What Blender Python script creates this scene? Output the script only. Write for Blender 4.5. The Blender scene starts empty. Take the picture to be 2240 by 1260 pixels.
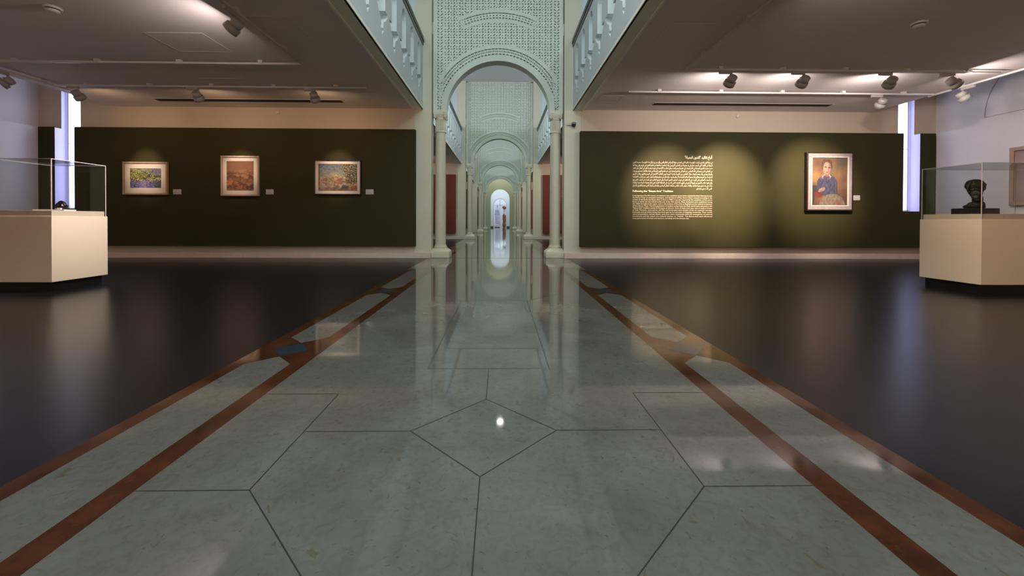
import bpy, bmesh, math, random
from mathutils import Vector, Matrix, noise
from mathutils.geometry import tessellate_polygon
random.seed(4)
SC = bpy.context.scene
COL = SC.collection
PI = math.pi

# ------------------------------------------------------------------ camera
CAM = Vector((.07, 0, .9))
yaw, pitch, roll = math.radians(1.0), math.radians(-.5), math.radians(.2)
F = Vector((math.sin(yaw)*math.cos(pitch), math.cos(yaw)*math.cos(pitch), math.sin(pitch)))
R0 = Vector((math.cos(yaw), -math.sin(yaw), 0)); U0 = R0.cross(F)
R = R0*math.cos(roll)+U0*math.sin(roll); U = -R0*math.sin(roll)+U0*math.cos(roll)
cd = bpy.data.cameras.new('camera'); cam = bpy.data.objects.new('camera', cd); COL.objects.link(cam)
cam.matrix_world = Matrix(((R.x, U.x, -F.x, CAM.x), (R.y, U.y, -F.y, CAM.y), (R.z, U.z, -F.z, CAM.z), (0, 0, 0, 1)))
cd.sensor_fit = 'HORIZONTAL'; cd.sensor_width = 36; cd.lens = 36*890/2240
cd.shift_x = 9/2240; cd.shift_y = -142/2240; cd.clip_start = .02; cd.clip_end = 200
SC.camera = cam

# ------------------------------------------------------------------ world, exposure
w = bpy.data.worlds.new('world'); SC.world = w; w.use_nodes = True
w.node_tree.nodes['Background'].inputs[0].default_value = (.75, .82, 1, 1)
w.node_tree.nodes['Background'].inputs[1].default_value = .6
vs = SC.view_settings
vs.view_transform = 'Standard'; vs.look = 'None'; vs.gamma = 1; vs.use_curve_mapping = False; vs.exposure = 0

# ------------------------------------------------------------------ light levels (W)
K_VOID = 300      # added area lamp under the nave ceiling of each bay
K_UP = 330        # added upper gallery lamps in place of unseen daylight
K_SPOT = 1.0     # all track spotlights
WARM = (1, .80, .66)
PINK = (1, .89, .88)
ORANGE = (1, .66, .40)
GREENISH = (.82, 1.0, .94)
BLUISH = (.74, .84, 1.0)

def area(name, loc, rot, sx, sy, power, color, parent=None, spread=PI):
    l = bpy.data.lights.new(name, 'AREA'); l.shape = 'RECTANGLE'; l.size = sx; l.size_y = sy
    l.energy = power; l.color = color; l.spread = spread
    o = bpy.data.objects.new(name, l); COL.objects.link(o); o.location = loc; o.rotation_euler = rot
    if parent: o.parent = parent
    return o

BAY = 9.15
Y0 = 9.45                       # face of the dividing wall at the end of the camera's bay
ZT = 7.2                        # nave ceiling
YB = -4.2                       # back of the camera's bay
bays = [(YB, Y0)] + [(Y0+.3+BAY*i, Y0+BAY*(i+1)) for i in range(3)]
for i, (a, b) in enumerate(bays):
    if i == 0: ya, yb = -2.2, 4.6
    else: ya, yb = a+.5, a+3.6
    if i == 0:      # added unseen strip lamps in both upper galleries, brightening balustrades and screen
        for s in (-1, 1):
            cv = area('added_strip_light', (s*3.0, 1.8, ZT-.3), (0, 0, 0), .4, 8.6, 130, (.80, .97, 1.0))
            z_ = -Vector((-s*.85, .10, -.50)).normalized(); x_ = Vector((0, 1, 0)).cross(z_).normalized(); y_ = z_.cross(x_)
            cv.rotation_euler = Matrix(((x_.x, y_.x, z_.x), (x_.y, y_.y, z_.y), (x_.z, y_.z, z_.z))).to_euler()
    area('added_nave_light', (0, (ya+yb)/2, ZT-.08), (0, 0, 0), 2.6, yb-ya, K_VOID*(yb-ya)/8.9*(.66 if i == 0 else 1.8), GREENISH)  # added area lamp below the solid ceiling, which has no skylight
    for s in (-1, 1):
        area('added_upper_gallery_light', (s*8.3, (a+b)/2, 6.3), (0, s*(PI/2-.12), 0), 1.5, 7.5, K_UP*(.18 if i == 0 else 1.05), BLUISH)  # added lamps standing in for unseen upper windows

area('added_rear_light', (0, YB+.12, 5.55), (PI/2, 0, PI), 3.0, 2.5, 250, (.84, 1.0, .97))      # added lamp behind the viewer, brightening the near screen and piers
area('added_nave_light', (0, 39.2, ZT-.08), (0, 0, 0), 2.6, 2.4, K_VOID*.38, (1, 1, .84))  # added lamp to brighten the last bay and end arch

# ------------------------------------------------------------------ helpers
def tag(o, label=None, cat=None, group=None, kind=None):
    if label: o['label'] = label
    if cat: o['category'] = cat
    if group: o['group'] = group
    if kind: o['kind'] = kind
    return o
def empty(name, loc, label, cat, group=None, rz=0):
    o = bpy.data.objects.new(name, None); COL.objects.link(o); o.location = loc; o.rotation_euler.z = rz
    o.empty_display_size = .05
    return tag(o, label, cat, group)
class MB:
    def __init__(s): s.v = []; s.f = []; s.m = []; s.sm = []
    def add(s, vs_, fs, m=0, smooth=False):
        n = len(s.v); s.v += [tuple(v) for v in vs_]
        for f in fs: s.f.append([n+i for i in f]); s.m.append(m); s.sm.append(smooth)
        return s
    def box(s, x0, x1, y0, y1, z0, z1, m=0):
        vs_ = [(x, y, z) for x in (x0, x1) for y in (y0, y1) for z in (z0, z1)]
        return s.add(vs_, [(0, 1, 3, 2), (4, 6, 7, 5), (0, 4, 5, 1), (2, 3, 7, 6), (0, 2, 6, 4), (1, 5, 7, 3)], m)
    def bbox(s, x0, x1, y0, y1, z0, z1, b=.004, m=0):       # box with chamfered edges
        if min(x1-x0, y1-y0, z1-z0) < 2.5*b: return s.box(x0, x1, y0, y1, z0, z1, m)
        bm = bmesh.new(); bmesh.ops.create_cube(bm, size=1)
        for v in bm.verts:
            v.co = Vector(((x0+x1)/2+v.co.x*(x1-x0), (y0+y1)/2+v.co.y*(y1-y0), (z0+z1)/2+v.co.z*(z1-z0)))
        bmesh.ops.bevel(bm, geom=bm.edges[:], offset=b, segments=2, affect='EDGES', profile=.5)
        bm.verts.ensure_lookup_table(); bm.verts.index_update()
        s.add([v.co for v in bm.verts], [[v.index for v in f.verts] for f in bm.faces], m); bm.free(); return s
    def lathe(s, prof, cx=0, cy=0, n=32, m=0, smooth=True, caps=True):   # prof: (r, z) upwards
        vs_ = [(cx+r*math.cos(2*PI*k/n), cy+r*math.sin(2*PI*k/n), z) for r, z in prof for k in range(n)]
        fs = [(j*n+k, j*n+(k+1) % n, (j+1)*n+(k+1) % n, (j+1)*n+k) for j in range(len(prof)-1) for k in range(n)]
        s.add(vs_, fs, m, smooth)
        if caps:
            s.add(vs_[:n], [list(range(n))[::-1]], m); s.add(vs_[-n:], [list(range(n))], m)
        return s
    def sqprof(s, prof, cx, cy, m=0):                        # square mouldings: (half, z)
        vs_ = [(cx+r*a, cy+r*b, z) for r, z in prof for a, b in ((-1, -1), (1, -1), (1, 1), (-1, 1))]
        fs = [(j*4+k, j*4+(k+1) % 4, (j+1)*4+(k+1) % 4, (j+1)*4+k) for j in range(len(prof)-1) for k in range(4)]
        fs += [(3, 2, 1, 0), tuple(len(vs_)-4+k for k in range(4))]
        return s.add(vs_, fs, m)
    def tube(s, pts, r, n=8, m=0):
        pts = [Vector(p) for p in pts]; rings = []
        for i, p in enumerate(pts):
            d = (pts[min(i+1, len(pts)-1)]-pts[max(i-1, 0)]).normalized()
            a = d.cross(Vector((0, 0, 1)) if abs(d.z) < .9 else Vector((1, 0, 0))).normalized(); b = d.cross(a)
            rr = r[i] if isinstance(r, (list, tuple)) else r
            rings.append([p+(a*math.cos(2*PI*k/n)+b*math.sin(2*PI*k/n))*rr for k in range(n)])
        vs_ = [v for q in rings for v in q]
        fs = [(j*n+k, j*n+(k+1) % n, (j+1)*n+(k+1) % n, (j+1)*n+k) for j in range(len(pts)-1) for k in range(n)]
        fs += [list(range(n))[::-1], [len(vs_)-n+k for k in range(n)]]
        return s.add(vs_, fs, m, True)
    def build(s, name, mats, parent=None, loc=None):
        me = bpy.data.meshes.new(name); me.from_pydata(s.v, [], s.f)
        if not isinstance(mats, (list, tuple)): mats = [mats]
        for m in mats: me.materials.append(m)
        me.polygons.foreach_set('material_index', s.m); me.polygons.foreach_set('use_smooth', s.sm)
        bm = bmesh.new(); bm.from_mesh(me); bmesh.ops.recalc_face_normals(bm, faces=bm.faces); bm.to_mesh(me); bm.free()
        o = bpy.data.objects.new(name, me); COL.objects.link(o)
        if parent: o.parent = parent
        if loc is not None: o.location = loc
        return o
def struct(name, mb, m): return tag(mb.build(name, m), kind='structure')
def children(o): return [c for c in bpy.data.objects if c.parent == o]
def copy_tree(o, parent=None):
    kids = children(o)
    c = o.copy(); COL.objects.link(c); c.parent = parent
    for ch in kids: copy_tree(ch, c)
    return c

# ------------------------------------------------------------------ materials
def mat(name, col, rough=.6, var=.0, scale=6, bump=0, bscale=40, metal=0, spec=.5, col2=None, emit=None, estr=0, coat=0):
    m = bpy.data.materials.new(name); m.use_nodes = True; nt = m.node_tree; N = nt.nodes; L = nt.links
    b = N['Principled BSDF']; b.inputs['Base Color'].default_value = (*col, 1); b.inputs['Roughness'].default_value = rough
    b.inputs['Metallic'].default_value = metal; b.inputs['Specular IOR Level'].default_value = spec
    if coat: b.inputs['Coat Weight'].default_value = coat
    tc = N.new('ShaderNodeTexCoord')
    if var or col2:
        nz = N.new('ShaderNodeTexNoise'); nz.inputs['Scale'].default_value = scale; nz.inputs['Detail'].default_value = 6
        L.new(tc.outputs['Object'], nz.inputs['Vector'])
        cr = N.new('ShaderNodeValToRGB'); cr.color_ramp.elements[0].position = .3; cr.color_ramp.elements[1].position = .7
        c2 = col2 or tuple(min(1, c*(1+var)) for c in col)
        c1 = col if col2 else tuple(c*(1-var) for c in col)
        cr.color_ramp.elements[0].color = (*c1, 1); cr.color_ramp.elements[1].color = (*c2, 1)
        L.new(nz.outputs[0], cr.inputs[0]); L.new(cr.outputs[0], b.inputs['Base Color'])
    if bump:
        n2 = N.new('ShaderNodeTexNoise'); n2.inputs['Scale'].default_value = bscale; n2.inputs['Detail'].default_value = 4
        L.new(tc.outputs['Object'], n2.inputs['Vector'])
        bp = N.new('ShaderNodeBump'); bp.inputs['Strength'].default_value = bump; bp.inputs['Distance'].default_value = .01
        L.new(n2.outputs[0], bp.inputs['Height']); L.new(bp.outputs[0], b.inputs['Normal'])
    if emit:
        b.inputs['Emission Color'].default_value = (*emit, 1); b.inputs['Emission Strength'].default_value = estr
    return m
def marble_mat():
    m = mat('cream_marble', (.27, .275, .235), .06, spec=.5); nt = m.node_tree; N = nt.nodes; L = nt.links; b = N['Principled BSDF']
    tc = N.new('ShaderNodeTexCoord')
    def noise_(sc, det, dist=0):
        n = N.new('ShaderNodeTexNoise'); n.inputs['Scale'].default_value = sc; n.inputs['Detail'].default_value = det
        n.inputs['Distortion'].default_value = dist; L.new(tc.outputs['Object'], n.inputs['Vector']); return n.outputs[0]
    def ramp(inp, stops):
        r = N.new('ShaderNodeValToRGB'); els = r.color_ramp.elements
        els[0].position, els[0].color = stops[0][0], (*stops[0][1], 1); els[1].position, els[1].color = stops[-1][0], (*stops[-1][1], 1)
        for p, c in stops[1:-1]: e = els.new(p); e.color = (*c, 1)
        L.new(inp, r.inputs[0]); return r.outputs[0]
    def mix(f, a, c, t='MIX'):
        x = N.new('ShaderNodeMixRGB'); x.blend_type = t
        if isinstance(f, float): x.inputs[0].default_value = f
        else: L.new(f, x.inputs[0])
        L.new(a, x.inputs[1])
        if isinstance(c, tuple): x.inputs[2].default_value = (*c, 1)
        else: L.new(c, x.inputs[2])
        return x.outputs[0]
    base = ramp(noise_(2.2, 9, .6), [(.3, (.140, .135, .118)), (.5, (.164, .158, .139)), (.7, (.200, .193, .175))])
    fine = ramp(noise_(26, 6, 1.2), [(.30, (.82, .81, .78)), (.5, (.98, .98, .98)), (.7, (1.06, 1.06, 1.06))])
    c = mix(.8, base, fine, 'MULTIPLY')
    blot = ramp(noise_(16, 3, .7), [(.672, (0, 0, 0)), (.70, (.62, .62, .62))])
    c = mix(blot, c, (.125, .105, .055))
    vein = ramp(noise_(30, 3, .8), [(.275, (.6, .6, .6)), (.30, (0, 0, 0))])
    c = mix(vein, c, (.115, .095, .07))
    speck = ramp(noise_(60, 3, .8), [(.675, (0, 0, 0)), (.71, (.6, .6, .6))])
    c = mix(speck, c, (.085, .075, .055))
    L.new(c, b.inputs['Base Color'])
    r = ramp(noise_(3, 4), [(.3, (.045, .045, .045)), (.7, (.058, .058, .058))]); L.new(r, b.inputs['Roughness'])
    return m
M = dict(
    marble=marble_mat(),
    red=mat('red_brown_marble', (.038, .012, .006), .08, col2=(.12, .037, .016), scale=7, spec=.5),
    blue=mat('slate_blue_marble', (.030, .050, .075), .10, var=.25, scale=8),
    grout=mat('grout', (.035, .033, .028), .5),
    darkfloor=mat('dark_vinyl_floor', (.009, .010, .014), .27, var=.25, scale=1.2, bump=.05, bscale=14, spec=.32),
    cream=mat('cream_plaster', (.60, .50, .38), .75, var=.02, scale=2),
    pier=mat('painted_pier', (.62, .60, .46), .6, var=.02, scale=2),
    pale=mat('pale_plaster', (.60, .64, .65), .7, var=.02, scale=2),
    screen=mat('carved_plaster', (.66, .70, .585), .7, var=.03, scale=5, bump=.1),
    ceil=mat('ceiling_paint', (.76, .68, .62), .8, var=.02, scale=1.5),
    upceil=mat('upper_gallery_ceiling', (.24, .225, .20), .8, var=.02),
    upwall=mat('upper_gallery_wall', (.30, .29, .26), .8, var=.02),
    navec=mat('nave_ceiling_paint', (.60, .61, .60), .8, var=.02),
    beam=mat('beam_paint', (.88, .85, .72), .65, var=.02),
    white=mat('white_wall_paint', (.72, .69, .70), .7, var=.015),
    green=mat('olive_green_wall_paint', (.040, .0355, .0125), .65, var=.05, scale=3, spec=.12),
    maroon=mat('maroon_wall_paint', (.16, .035, .020), .65, var=.05, scale=3, spec=.3),
    olive2=mat('dark_olive_wall_paint', (.07, .05, .025), .65, var=.05, spec=.3),
    skirt=mat('limestone_skirting', (.62, .52, .44), .45, var=.05, scale=9),
    stone=mat('column_stone', (.62, .59, .46), .5, var=.03, scale=9),
    track=mat('white_powder_coat', (.62, .58, .55), .4),
    lampm=mat('lamp_housing', (.42, .38, .34), .45),
    black=mat('black_satin', (.006, .006, .006), .35),
    dark=mat('dark_slot', (.02, .014, .010), .8),
    case=mat('cream_lacquer', (.72, .59, .43), .4, var=.01, scale=3),
    deck=mat('deck_white', (.78, .72, .66), .5),
    bronze=mat('patinated_bronze', (.040, .026, .015), .5, col2=(.040, .045, .018), scale=9, metal=.35, bump=.6, bscale=30),
    bronze2=mat('dark_bronze', (.035, .026, .024), .4, var=.3, scale=16, metal=.6, bump=.5, bscale=60),
    basewood=mat('dark_base', (.022, .012, .010), .4, var=.2),
    oak=mat('light_oak_frame', (.42, .27, .13), .45, var=.15, scale=14),
    pinkwood=mat('pale_wood_frame', (.50, .36, .29), .45, var=.08, scale=14),
    darkframe=mat('dark_frame', (.020, .011, .008), .4),
    silverf=mat('silvered_frame', (.36, .31, .29), .38, var=.12, scale=20, metal=.25),
    linen=mat('linen_slip', (.62, .52, .46), .7),
    mount=mat('mount_board', (.68, .58, .50), .85),
    card=mat('label_card', (.55, .52, .52), .7),
    ink=mat('grey_ink', (.16, .14, .14), .8),
    text=mat('cream_vinyl_lettering', (.50, .41, .29), .6),
    rail=mat('grey_rail', (.13, .125, .115), .4),
    winglass=mat('bright_window', (.8, .85, 1), .3, emit=(.84, .92, 1.0), estr=1.5),
    reveal=mat('window_reveal', (.58, .56, .82), .6),
    winframe=mat('window_frame_white', (.66, .66, .76), .5),
    plastic=mat('white_plastic', (.66, .60, .54), .45),
    purple=mat('smoked_dome', (.035, .018, .05), .12),
    statue=mat('white_plaster_statue', (.62, .60, .72), .7, var=.1, scale=6, bump=.3, bscale=8),
    wood=mat('orange_brown_wood', (.26, .09, .03), .6, var=.35, scale=5),
    endwhite=mat('end_wall_white', (.80, .84, .88), .7),
    endgreen=mat('pale_yellow_green_wall', (.55, .60, .46), .7),
)
def glass_mat():
    m = bpy.data.materials.new('clear_glass'); m.use_nodes = True; nt = m.node_tree; N = nt.nodes; L = nt.links
    for n in list(N): N.remove(n)
    out = N.new('ShaderNodeOutputMaterial'); mx = N.new('ShaderNodeMixShader'); t = N.new('ShaderNodeBsdfTransparent'); g = N.new('ShaderNodeBsdfGlossy')
    lw = N.new('ShaderNodeLayerWeight'); lw.inputs[0].default_value = .5
    pw = N.new('ShaderNodeMath'); pw.operation = 'POWER'; pw.inputs[1].default_value = 5; L.new(lw.outputs['Facing'], pw.inputs[0])
    fr = N.new('ShaderNodeMath'); fr.operation = 'MULTIPLY_ADD'; fr.inputs[1].default_value = .75; fr.inputs[2].default_value = .035; L.new(pw.outputs[0], fr.inputs[0])
    g.inputs['Roughness'].default_value = .01
    t.inputs[0].default_value = (.93, .94, .93, 1)
    L.new(fr.outputs[0], mx.inputs[0]); L.new(t.outputs[0], mx.inputs[1]); L.new(g.outputs[0], mx.inputs[2]); L.new(mx.outputs[0], out.inputs[0])
    return m
M['glass'] = glass_mat()
M['glassedge'] = mat('polished_glass_edge', (.62, .56, .52), .25)

# ------------------------------------------------------------------ floor
XO = 1.60                                        # edge between marble nave and dark gallery floor
YE = 44.0
fl = MB()
def fq(x0, x1, y0, y1, z, m): fl.add([(x0, y0, z), (x1, y0, z), (x1, y1, z), (x0, y1, z)], [(0, 1, 2, 3)], m)
for s in (-1, 1):
    a, b = sorted((s*XO, s*11.0)); fq(a, b, YB, YE, 0, 1)
fq(-XO, XO, YB, YE+6, 0, 0)
def fpoly(pts, z, m): fl.add([(x, y, z) for x, y in pts], [list(range(len(pts)))], m)
nb = 0
for (ya, yb) in [(YB, 9.42)] + [(9.45+BAY*i, 9.42+BAY*(i+1)) for i in range(3)] + [(9.45+BAY*3, YE)]:
    for s in (-1, 1):
        a, b = sorted((s*1.135, s*1.60)); fq(a, b, ya, yb, .0004, 2)
        ys = [y for y in [2.82+2.3*k-.0 for k in range(-4, 22)]]
        ph = 0 if ya < 5 else (ya-.03-9.42) % 2.3+.35
        ds = [2.82+2.3*k+(ph if ya > 5 else 0) for k in range(-4, 22)]
        ds = [d for d in ds if ya+.5 < d < yb-.3]
        edges = [ya+.02-.145]+ds+[yb-.02+.145]
        xi, xo, xm, t = 1.232, 1.515, 1.3735, .145
        for k in range(len(edges)-1):
            p, q = edges[k]+t, edges[k+1]-t
            if q-p < .3: continue
            lo = [(xi, p+.14), (xm, p), (xo, p+.14)] if k > 0 else [(xi, p), (xo, p)]
            hi = [(xo, q-.14), (xm, q), (xi, q-.14)] if k < len(edges)-2 else [(xo, q), (xi, q)]
            fpoly([(s*x, y) for x, y in lo+hi], .0008, 0)
        for d in ds: fpoly([(s*(xm+dx), d+dy) for dx, dy in ((0, -.142), (.130, .015), (-.015, .142), (-.130, -.015))], .0008, 3)
def joint(x0, y0, x1, y1, wd=.0038):
    d = Vector((x1-x0, y1-y0)).normalized()*wd/2; n = Vector((-d.y, d.x))
    fl.add([(x0+n.x, y0+n.y, .0009), (x1+n.x, y1+n.y, .0009), (x1-n.x, y1-n.y, .0009), (x0-n.x, y0-n.y, .0009)], [(0, 1, 2, 3)], 4)
J = [(0, 2.03, .31, 1.727), (0, 2.03, -.31, 1.727), (0, 1.416, .31, 1.727), (0, 1.416, -.31, 1.727), (0, 1.416, 0, .30), (0, 2.03, 0, 2.45)]
for s in (-1, 1):
    J += [(s*.31, 1.727, s*.76, 1.727), (s*.76, 1.355, s*.76, 2.10), (s*.76, 2.10, s*1.135, 2.10), (s*.76, 1.355, s*1.135, 1.355),
          (s*.76, 1.355, s*.10, .695), (s*.365, 2.45, s*.365, 4.5), (s*.365, 4.5, s*.76, 4.9)]
J += [(-.365, 2.83, .365, 2.83), (-.365, 2.45, .365, 2.45), (-.365, 4.5, .365, 4.5), (-1.135, 7.1, 1.135, 7.1)]
for j in J: joint(*j)
for i in range(4): joint(-1.6, 9.435+BAY*i, 1.6, 9.435+BAY*i, .03)
struct('floor', fl, [M['marble'], M['darkfloor'], M['red'], M['blue'], M['grout']])

# ------------------------------------------------------------------ nave and gallery shell, bay by bay
XF = 1.74            # balustrade face
GZ = 3.45            # gallery ceiling
def wall_open(mb, xs, zs, y0, y1, hole, m=0):
    """wall slab between xs and zs with one rectangular hole (hx0,hx1,hz0,hz1)"""
    x0, x1 = xs; z0, z1 = zs; a, b, c, d = hole
    mb.box(x0, a, y0, y1, z0, z1, m); mb.box(b, x1, y0, y1, z0, z1, m)
    if c > z0: mb.box(a, b, y0, y1, z0, c, m)
    if d < z1: mb.box(a, b, y0, y1, d, z1, m)
sides = {-1: 'left', 1: 'right'}
WIN = {-1: (-9.935, -9.50, 1.10, 4.1), 1: (9.425, 9.82, 1.12, 4.1)}      # openings in the cream wall
XW = {-1: 10.44, 1: 10.34}                                            # outer side walls
XCE = {-1: 8.77, 1: 8.80}                                             # edge of the lowered gallery ceiling
n_wall = 0
for i in range(4):
    y = Y0+BAY*i
    for s in (-1, 1):
        mb = MB(); mp = MB()
        a, b = sorted((s*1.54, s*1.92))
        mp.box(a, b, y, y+.30, 0, ZT)
        x0, x1 = sorted((s*1.92, s*XW[s]))
        if i == 0:
            wall_open(mb, (x0, x1), (0, 4.3), y, y+.30, WIN[s])
            u0, u1 = sorted((s*8.2, s*8.8)); mb.box(u0, u1, y, y+.30, 4.3, ZT)
        else:
            mb.box(x0, x1, y, y+.30, 0, 3.68)
        um = MB(); u0, u1 = sorted((s*1.921, s*(8.2 if i == 0 else 8.8))); um.box(u0, u1, y-.004, y+.30, 3.69 if i else 3.69, ZT); struct('wall_%s_upper_gallery_end' % sides[s], um, M['pale'])
        struct('wall_%s_gallery_end' % sides[s], mb, M['cream']); struct('wall_%s_pier' % sides[s], mp, M['pier'])
        # tall square moulding strip between pier and screen, seen as a thin dark line with a link
        lk = MB(); q0, q1 = sorted((s*1.50, s*1.56)); lk.box(q0, q1, y+.12, y+.24, 5.22, 5.50)
        struct('trim_1', lk, M['pier'])
        # skirting
        sk = MB(); a, b = sorted((s*1.54, s*(XW[s]-.14)))
        sk.bbox(a, b, y-.07, y-.001, 0.0, .125, .006); struct('baseboard_%s' % sides[s], sk, M['skirt'])
# coloured exhibition panels, proud of the cream walls
pan = MB(); pan.box(-9.497, -1.89, 9.31, 9.449, .28, 2.945)
pan.box(-10.30, -9.938, 9.31, 9.449, .28, 2.945); pan.box(-9.938, -9.497, 9.31, 9.449, .28, 1.10)
struct('wall_left_green_panel', pan, M['green'])
pan = MB(); pan.box(1.895, 9.422, 9.31, 9.449, .275, 2.935)
pan.box(9.823, 10.19, 9.31, 9.449, .275, 2.935); pan.box(9.422, 9.823, 9.31, 9.449, .275, 1.12)
struct('wall_right_green_panel', pan, M['green'])
for i in (1, 2, 3):
    for s in (-1, 1):
        y = Y0+BAY*i; a, b = sorted((s*1.98, s*9.4)); pan = MB(); pan.box(a, b, y-.14, y-.001, .28, 2.93)
        struct('wall_%s_panel' % sides[s], pan, M['maroon'] if (i == 1 or (i == 2 and s == 1)) else M['olive2'])
# outer side walls: set-back upper wall, proud lower wall
for s in (-1, 1):
    mb = MB(); a, b = sorted((s*XW[s], s*(XW[s]+.2))); mb.box(a, b, YB, YE, 0, 4.3); struct('wall_%s' % sides[s], mb, M['white'])
    mb = MB(); a, b = sorted((s*(XW[s]-.14), s*(XW[s]-.001))); mb.box(a, b, YB, 9.309, .14, 2.93); struct('wall_%s_panel_lining' % sides[s], mb, M['white'])
    # gallery ceilings, higher strip along the outer wall, upper storey
    mb = MB(); a, b = sorted((s*1.95, s*XCE[s])); mb.box(a, b, YB, YE, GZ, GZ+.22); struct('ceiling', mb, M['ceil'])
    mb = MB(); a, b = sorted((s*XCE[s], s*(XW[s]+.2))); mb.box(a, b, YB, YE, 4.3, 4.4); struct('ceiling', mb, M['white'])
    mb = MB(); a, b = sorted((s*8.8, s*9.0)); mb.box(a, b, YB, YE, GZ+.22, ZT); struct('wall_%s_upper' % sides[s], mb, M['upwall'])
    for i, (ya, yb) in enumerate(bays+[(Y0+.3+BAY*3, 41.0)]):
        bm_ = MB(); x0, x1 = sorted((s*XF, s*1.95)); bm_.box(x0, x1, ya, yb, GZ-.012, GZ+.033); x0, x1 = sorted((s*(XF+.131), s*1.95)); bm_.box(x0, x1, ya, yb, GZ+.033, GZ+.22)
        x0, x1 = sorted((s*1.935, s*1.965)); bm_.box(x0, x1, ya, yb, GZ-.030, GZ+.01)
        x0, x1 = sorted((s*(XF-.012), s*(XF+.02))); bm_.box(x0, x1, ya, yb, GZ-.012, GZ+.035)
        struct('trim_2', bm_, M['beam'])
mb = MB(); mb.box(-1.95, 1.95, YB, YE, ZT, ZT+.1); struct('ceiling', mb, M['navec'])
for s in (-1, 1):
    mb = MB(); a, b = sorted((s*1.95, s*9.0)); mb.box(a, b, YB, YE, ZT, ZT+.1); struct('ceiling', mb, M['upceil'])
mb = MB(); mb.box(-10.7, 10.7, YB-.2, YB, 0, ZT+.1); struct('wall_back', mb, M['cream'])
wn = MB()
for x in (-1.6, -.55, .5, 1.55): wn.box(x, x+.05, YB+.001, YB+.07, 4.2, 6.9)
for z in (4.2, 5.55, 6.85): wn.box(-1.6, 1.6, YB+.001, YB+.07, z, z+.05)
wn = struct('window_3', wn, M['winframe'])  # made-up rear window and glowing pane around the added lamp
pn = MB(); pn.box(-1.6, 1.6, YB+.02, YB+.03, 4.2, 6.9); pn.build('pane', M['winglass'], wn)
# outline of a blocked arch in the right upper wall
ar_ = MB(); pts = [(10.338, 7.2+1.285*math.cos(a), 3.10+1.30*math.sin(a)) for a in [PI*k/24 for k in range(0, 9)]]
ar_.tube(pts, .005, 6); ar_.tube([(10.338, 8.485, 3.10), (10.338, 5.9, 3.10)], .004, 6)
struct('trim_3', ar_, mat('shadow_joint', (.30, .27, .33), .8))
# last arch wall and end wall
def arch_wall(mb, cx, Rr, zs, x0, x1, z1, y0, y1, n=40, m=0):
    pts = [(cx+Rr*math.cos(PI*k/n), zs+Rr*math.sin(PI*k/n)) for k in range(n+1)]
    for y in (y0, y1):
        for k in range(n):
            (xa, za), (xb, zb) = pts[k], pts[k+1]
            mb.add([(xa, y, za), (xa, y, z1), (xb, y, z1), (xb, y, zb)], [(0, 1, 2, 3)], m)
        mb.add([(cx+Rr, y, 0), (x1, y, 0), (x1, y, z1), (cx+Rr, y, z1)], [(0, 1, 2, 3)], m)
        mb.add([(cx-Rr, y, 0), (x0, y, 0), (x0, y, z1), (cx-Rr, y, z1)], [(0, 1, 2, 3)], m)
    pr = [(cx+Rr, 0)]+pts+[(cx-Rr, 0)]
    for k in range(len(pr)-1):
        (xa, za), (xb, zb) = pr[k], pr[k+1]
        mb.add([(xa, y0, za), (xb, y0, zb), (xb, y1, zb), (xa, y1, za)], [(0, 1, 2, 3)], m)
mb = MB(); arch_wall(mb, 0, .95, 3.01, -9, 9, ZT, 41.0, 41.3); struct('wall_far_arch', mb, M['endgreen'])
mb = MB(); arch_wall(mb, -.02, .72, 2.45, -11, 11, ZT, 44.0, 44.15); struct('wall_far', mb, M['endwhite'])
mb = MB(); mb.box(-1.6, -.745, 43.95, 44.0, 0, .17); mb.box(.705, 1.6, 43.95, 44.0, 0, .17); struct('baseboard_far', mb, mat('dark_slate', (.05, .055, .06), .4))
mb = MB(); mb.box(-1.6, -1.5, 41.3, 43.95, 0, 5); mb.box(1.5, 1.6, 41.3, 43.95, 0, 5); struct('wall_far_vestibule', mb, M['endwhite'])
area('vestibule_daylight', (0, 42.3, 4.9), (0, 0, 0), 2.6, 1.2, 60, (.88, .94, 1))
# arched glass door at the far end
dr = MB()
n = 24
for (ra, rb) in ((.72, .66),):
    o_ = [(-.02+ra*math.cos(PI*k/n), 2.45+ra*math.sin(PI*k/n)) for k in range(n+1)]; i_ = [(-.02+rb*math.cos(PI*k/n), 2.45+rb*math.sin(PI*k/n)) for k in range(n+1)]
    o_ = [(.70, 0)]+o_+[(-.74, 0)]; i_ = [(.64, 0)]+i_+[(-.68, 0)]
    for k in range(len(o_)-1):
        a, b, c, d = o_[k], o_[k+1], i_[k+1], i_[k]
        dr.add([(p[0], y, p[1]) for y in (44.02, 44.1) for p in (a, b, c, d)], [(0, 1, 2, 3), (4, 5, 6, 7), (3, 2, 6, 7), (0, 1, 5, 4)])
dr.box(-.05, .01, 44.03, 44.09, 0, 3.11); dr.box(-.68, .64, 44.03, 44.09, 2.42, 2.48)
door = struct('door_1', dr, M['winframe'])
gp = MB(); gp.box(-.68, .64, 44.055, 44.065, 0, 2.45); gp.build('door_glass', M['glass'], door)
mb = MB(); mb.box(-4, 4, 49.0, 49.2, -.1, 5); struct('wall_forecourt', mb, mat('sunlit_pale_wall', (.72, .76, .82), .8))
mb = MB(); mb.box(-4, -3.8, 44.2, 49.0, -.1, 5); mb.box(3.8, 4, 44.2, 49.0, -.1, 5); mb.box(-4, 4, 44.2, 49.0, 5, 5.1); mb.box(-4, -1.6, 44.2, 49.0, -.1, 0.0); mb.box(1.6, 4, 44.2, 49.0, -.1, 0.0)
struct('wall_forecourt', mb, M['endwhite'])
area('forecourt_daylight', (0, 46.6, 4.9), (0, 0, 0), 5, 3.5, 150, (.9, .94, 1))

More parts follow.
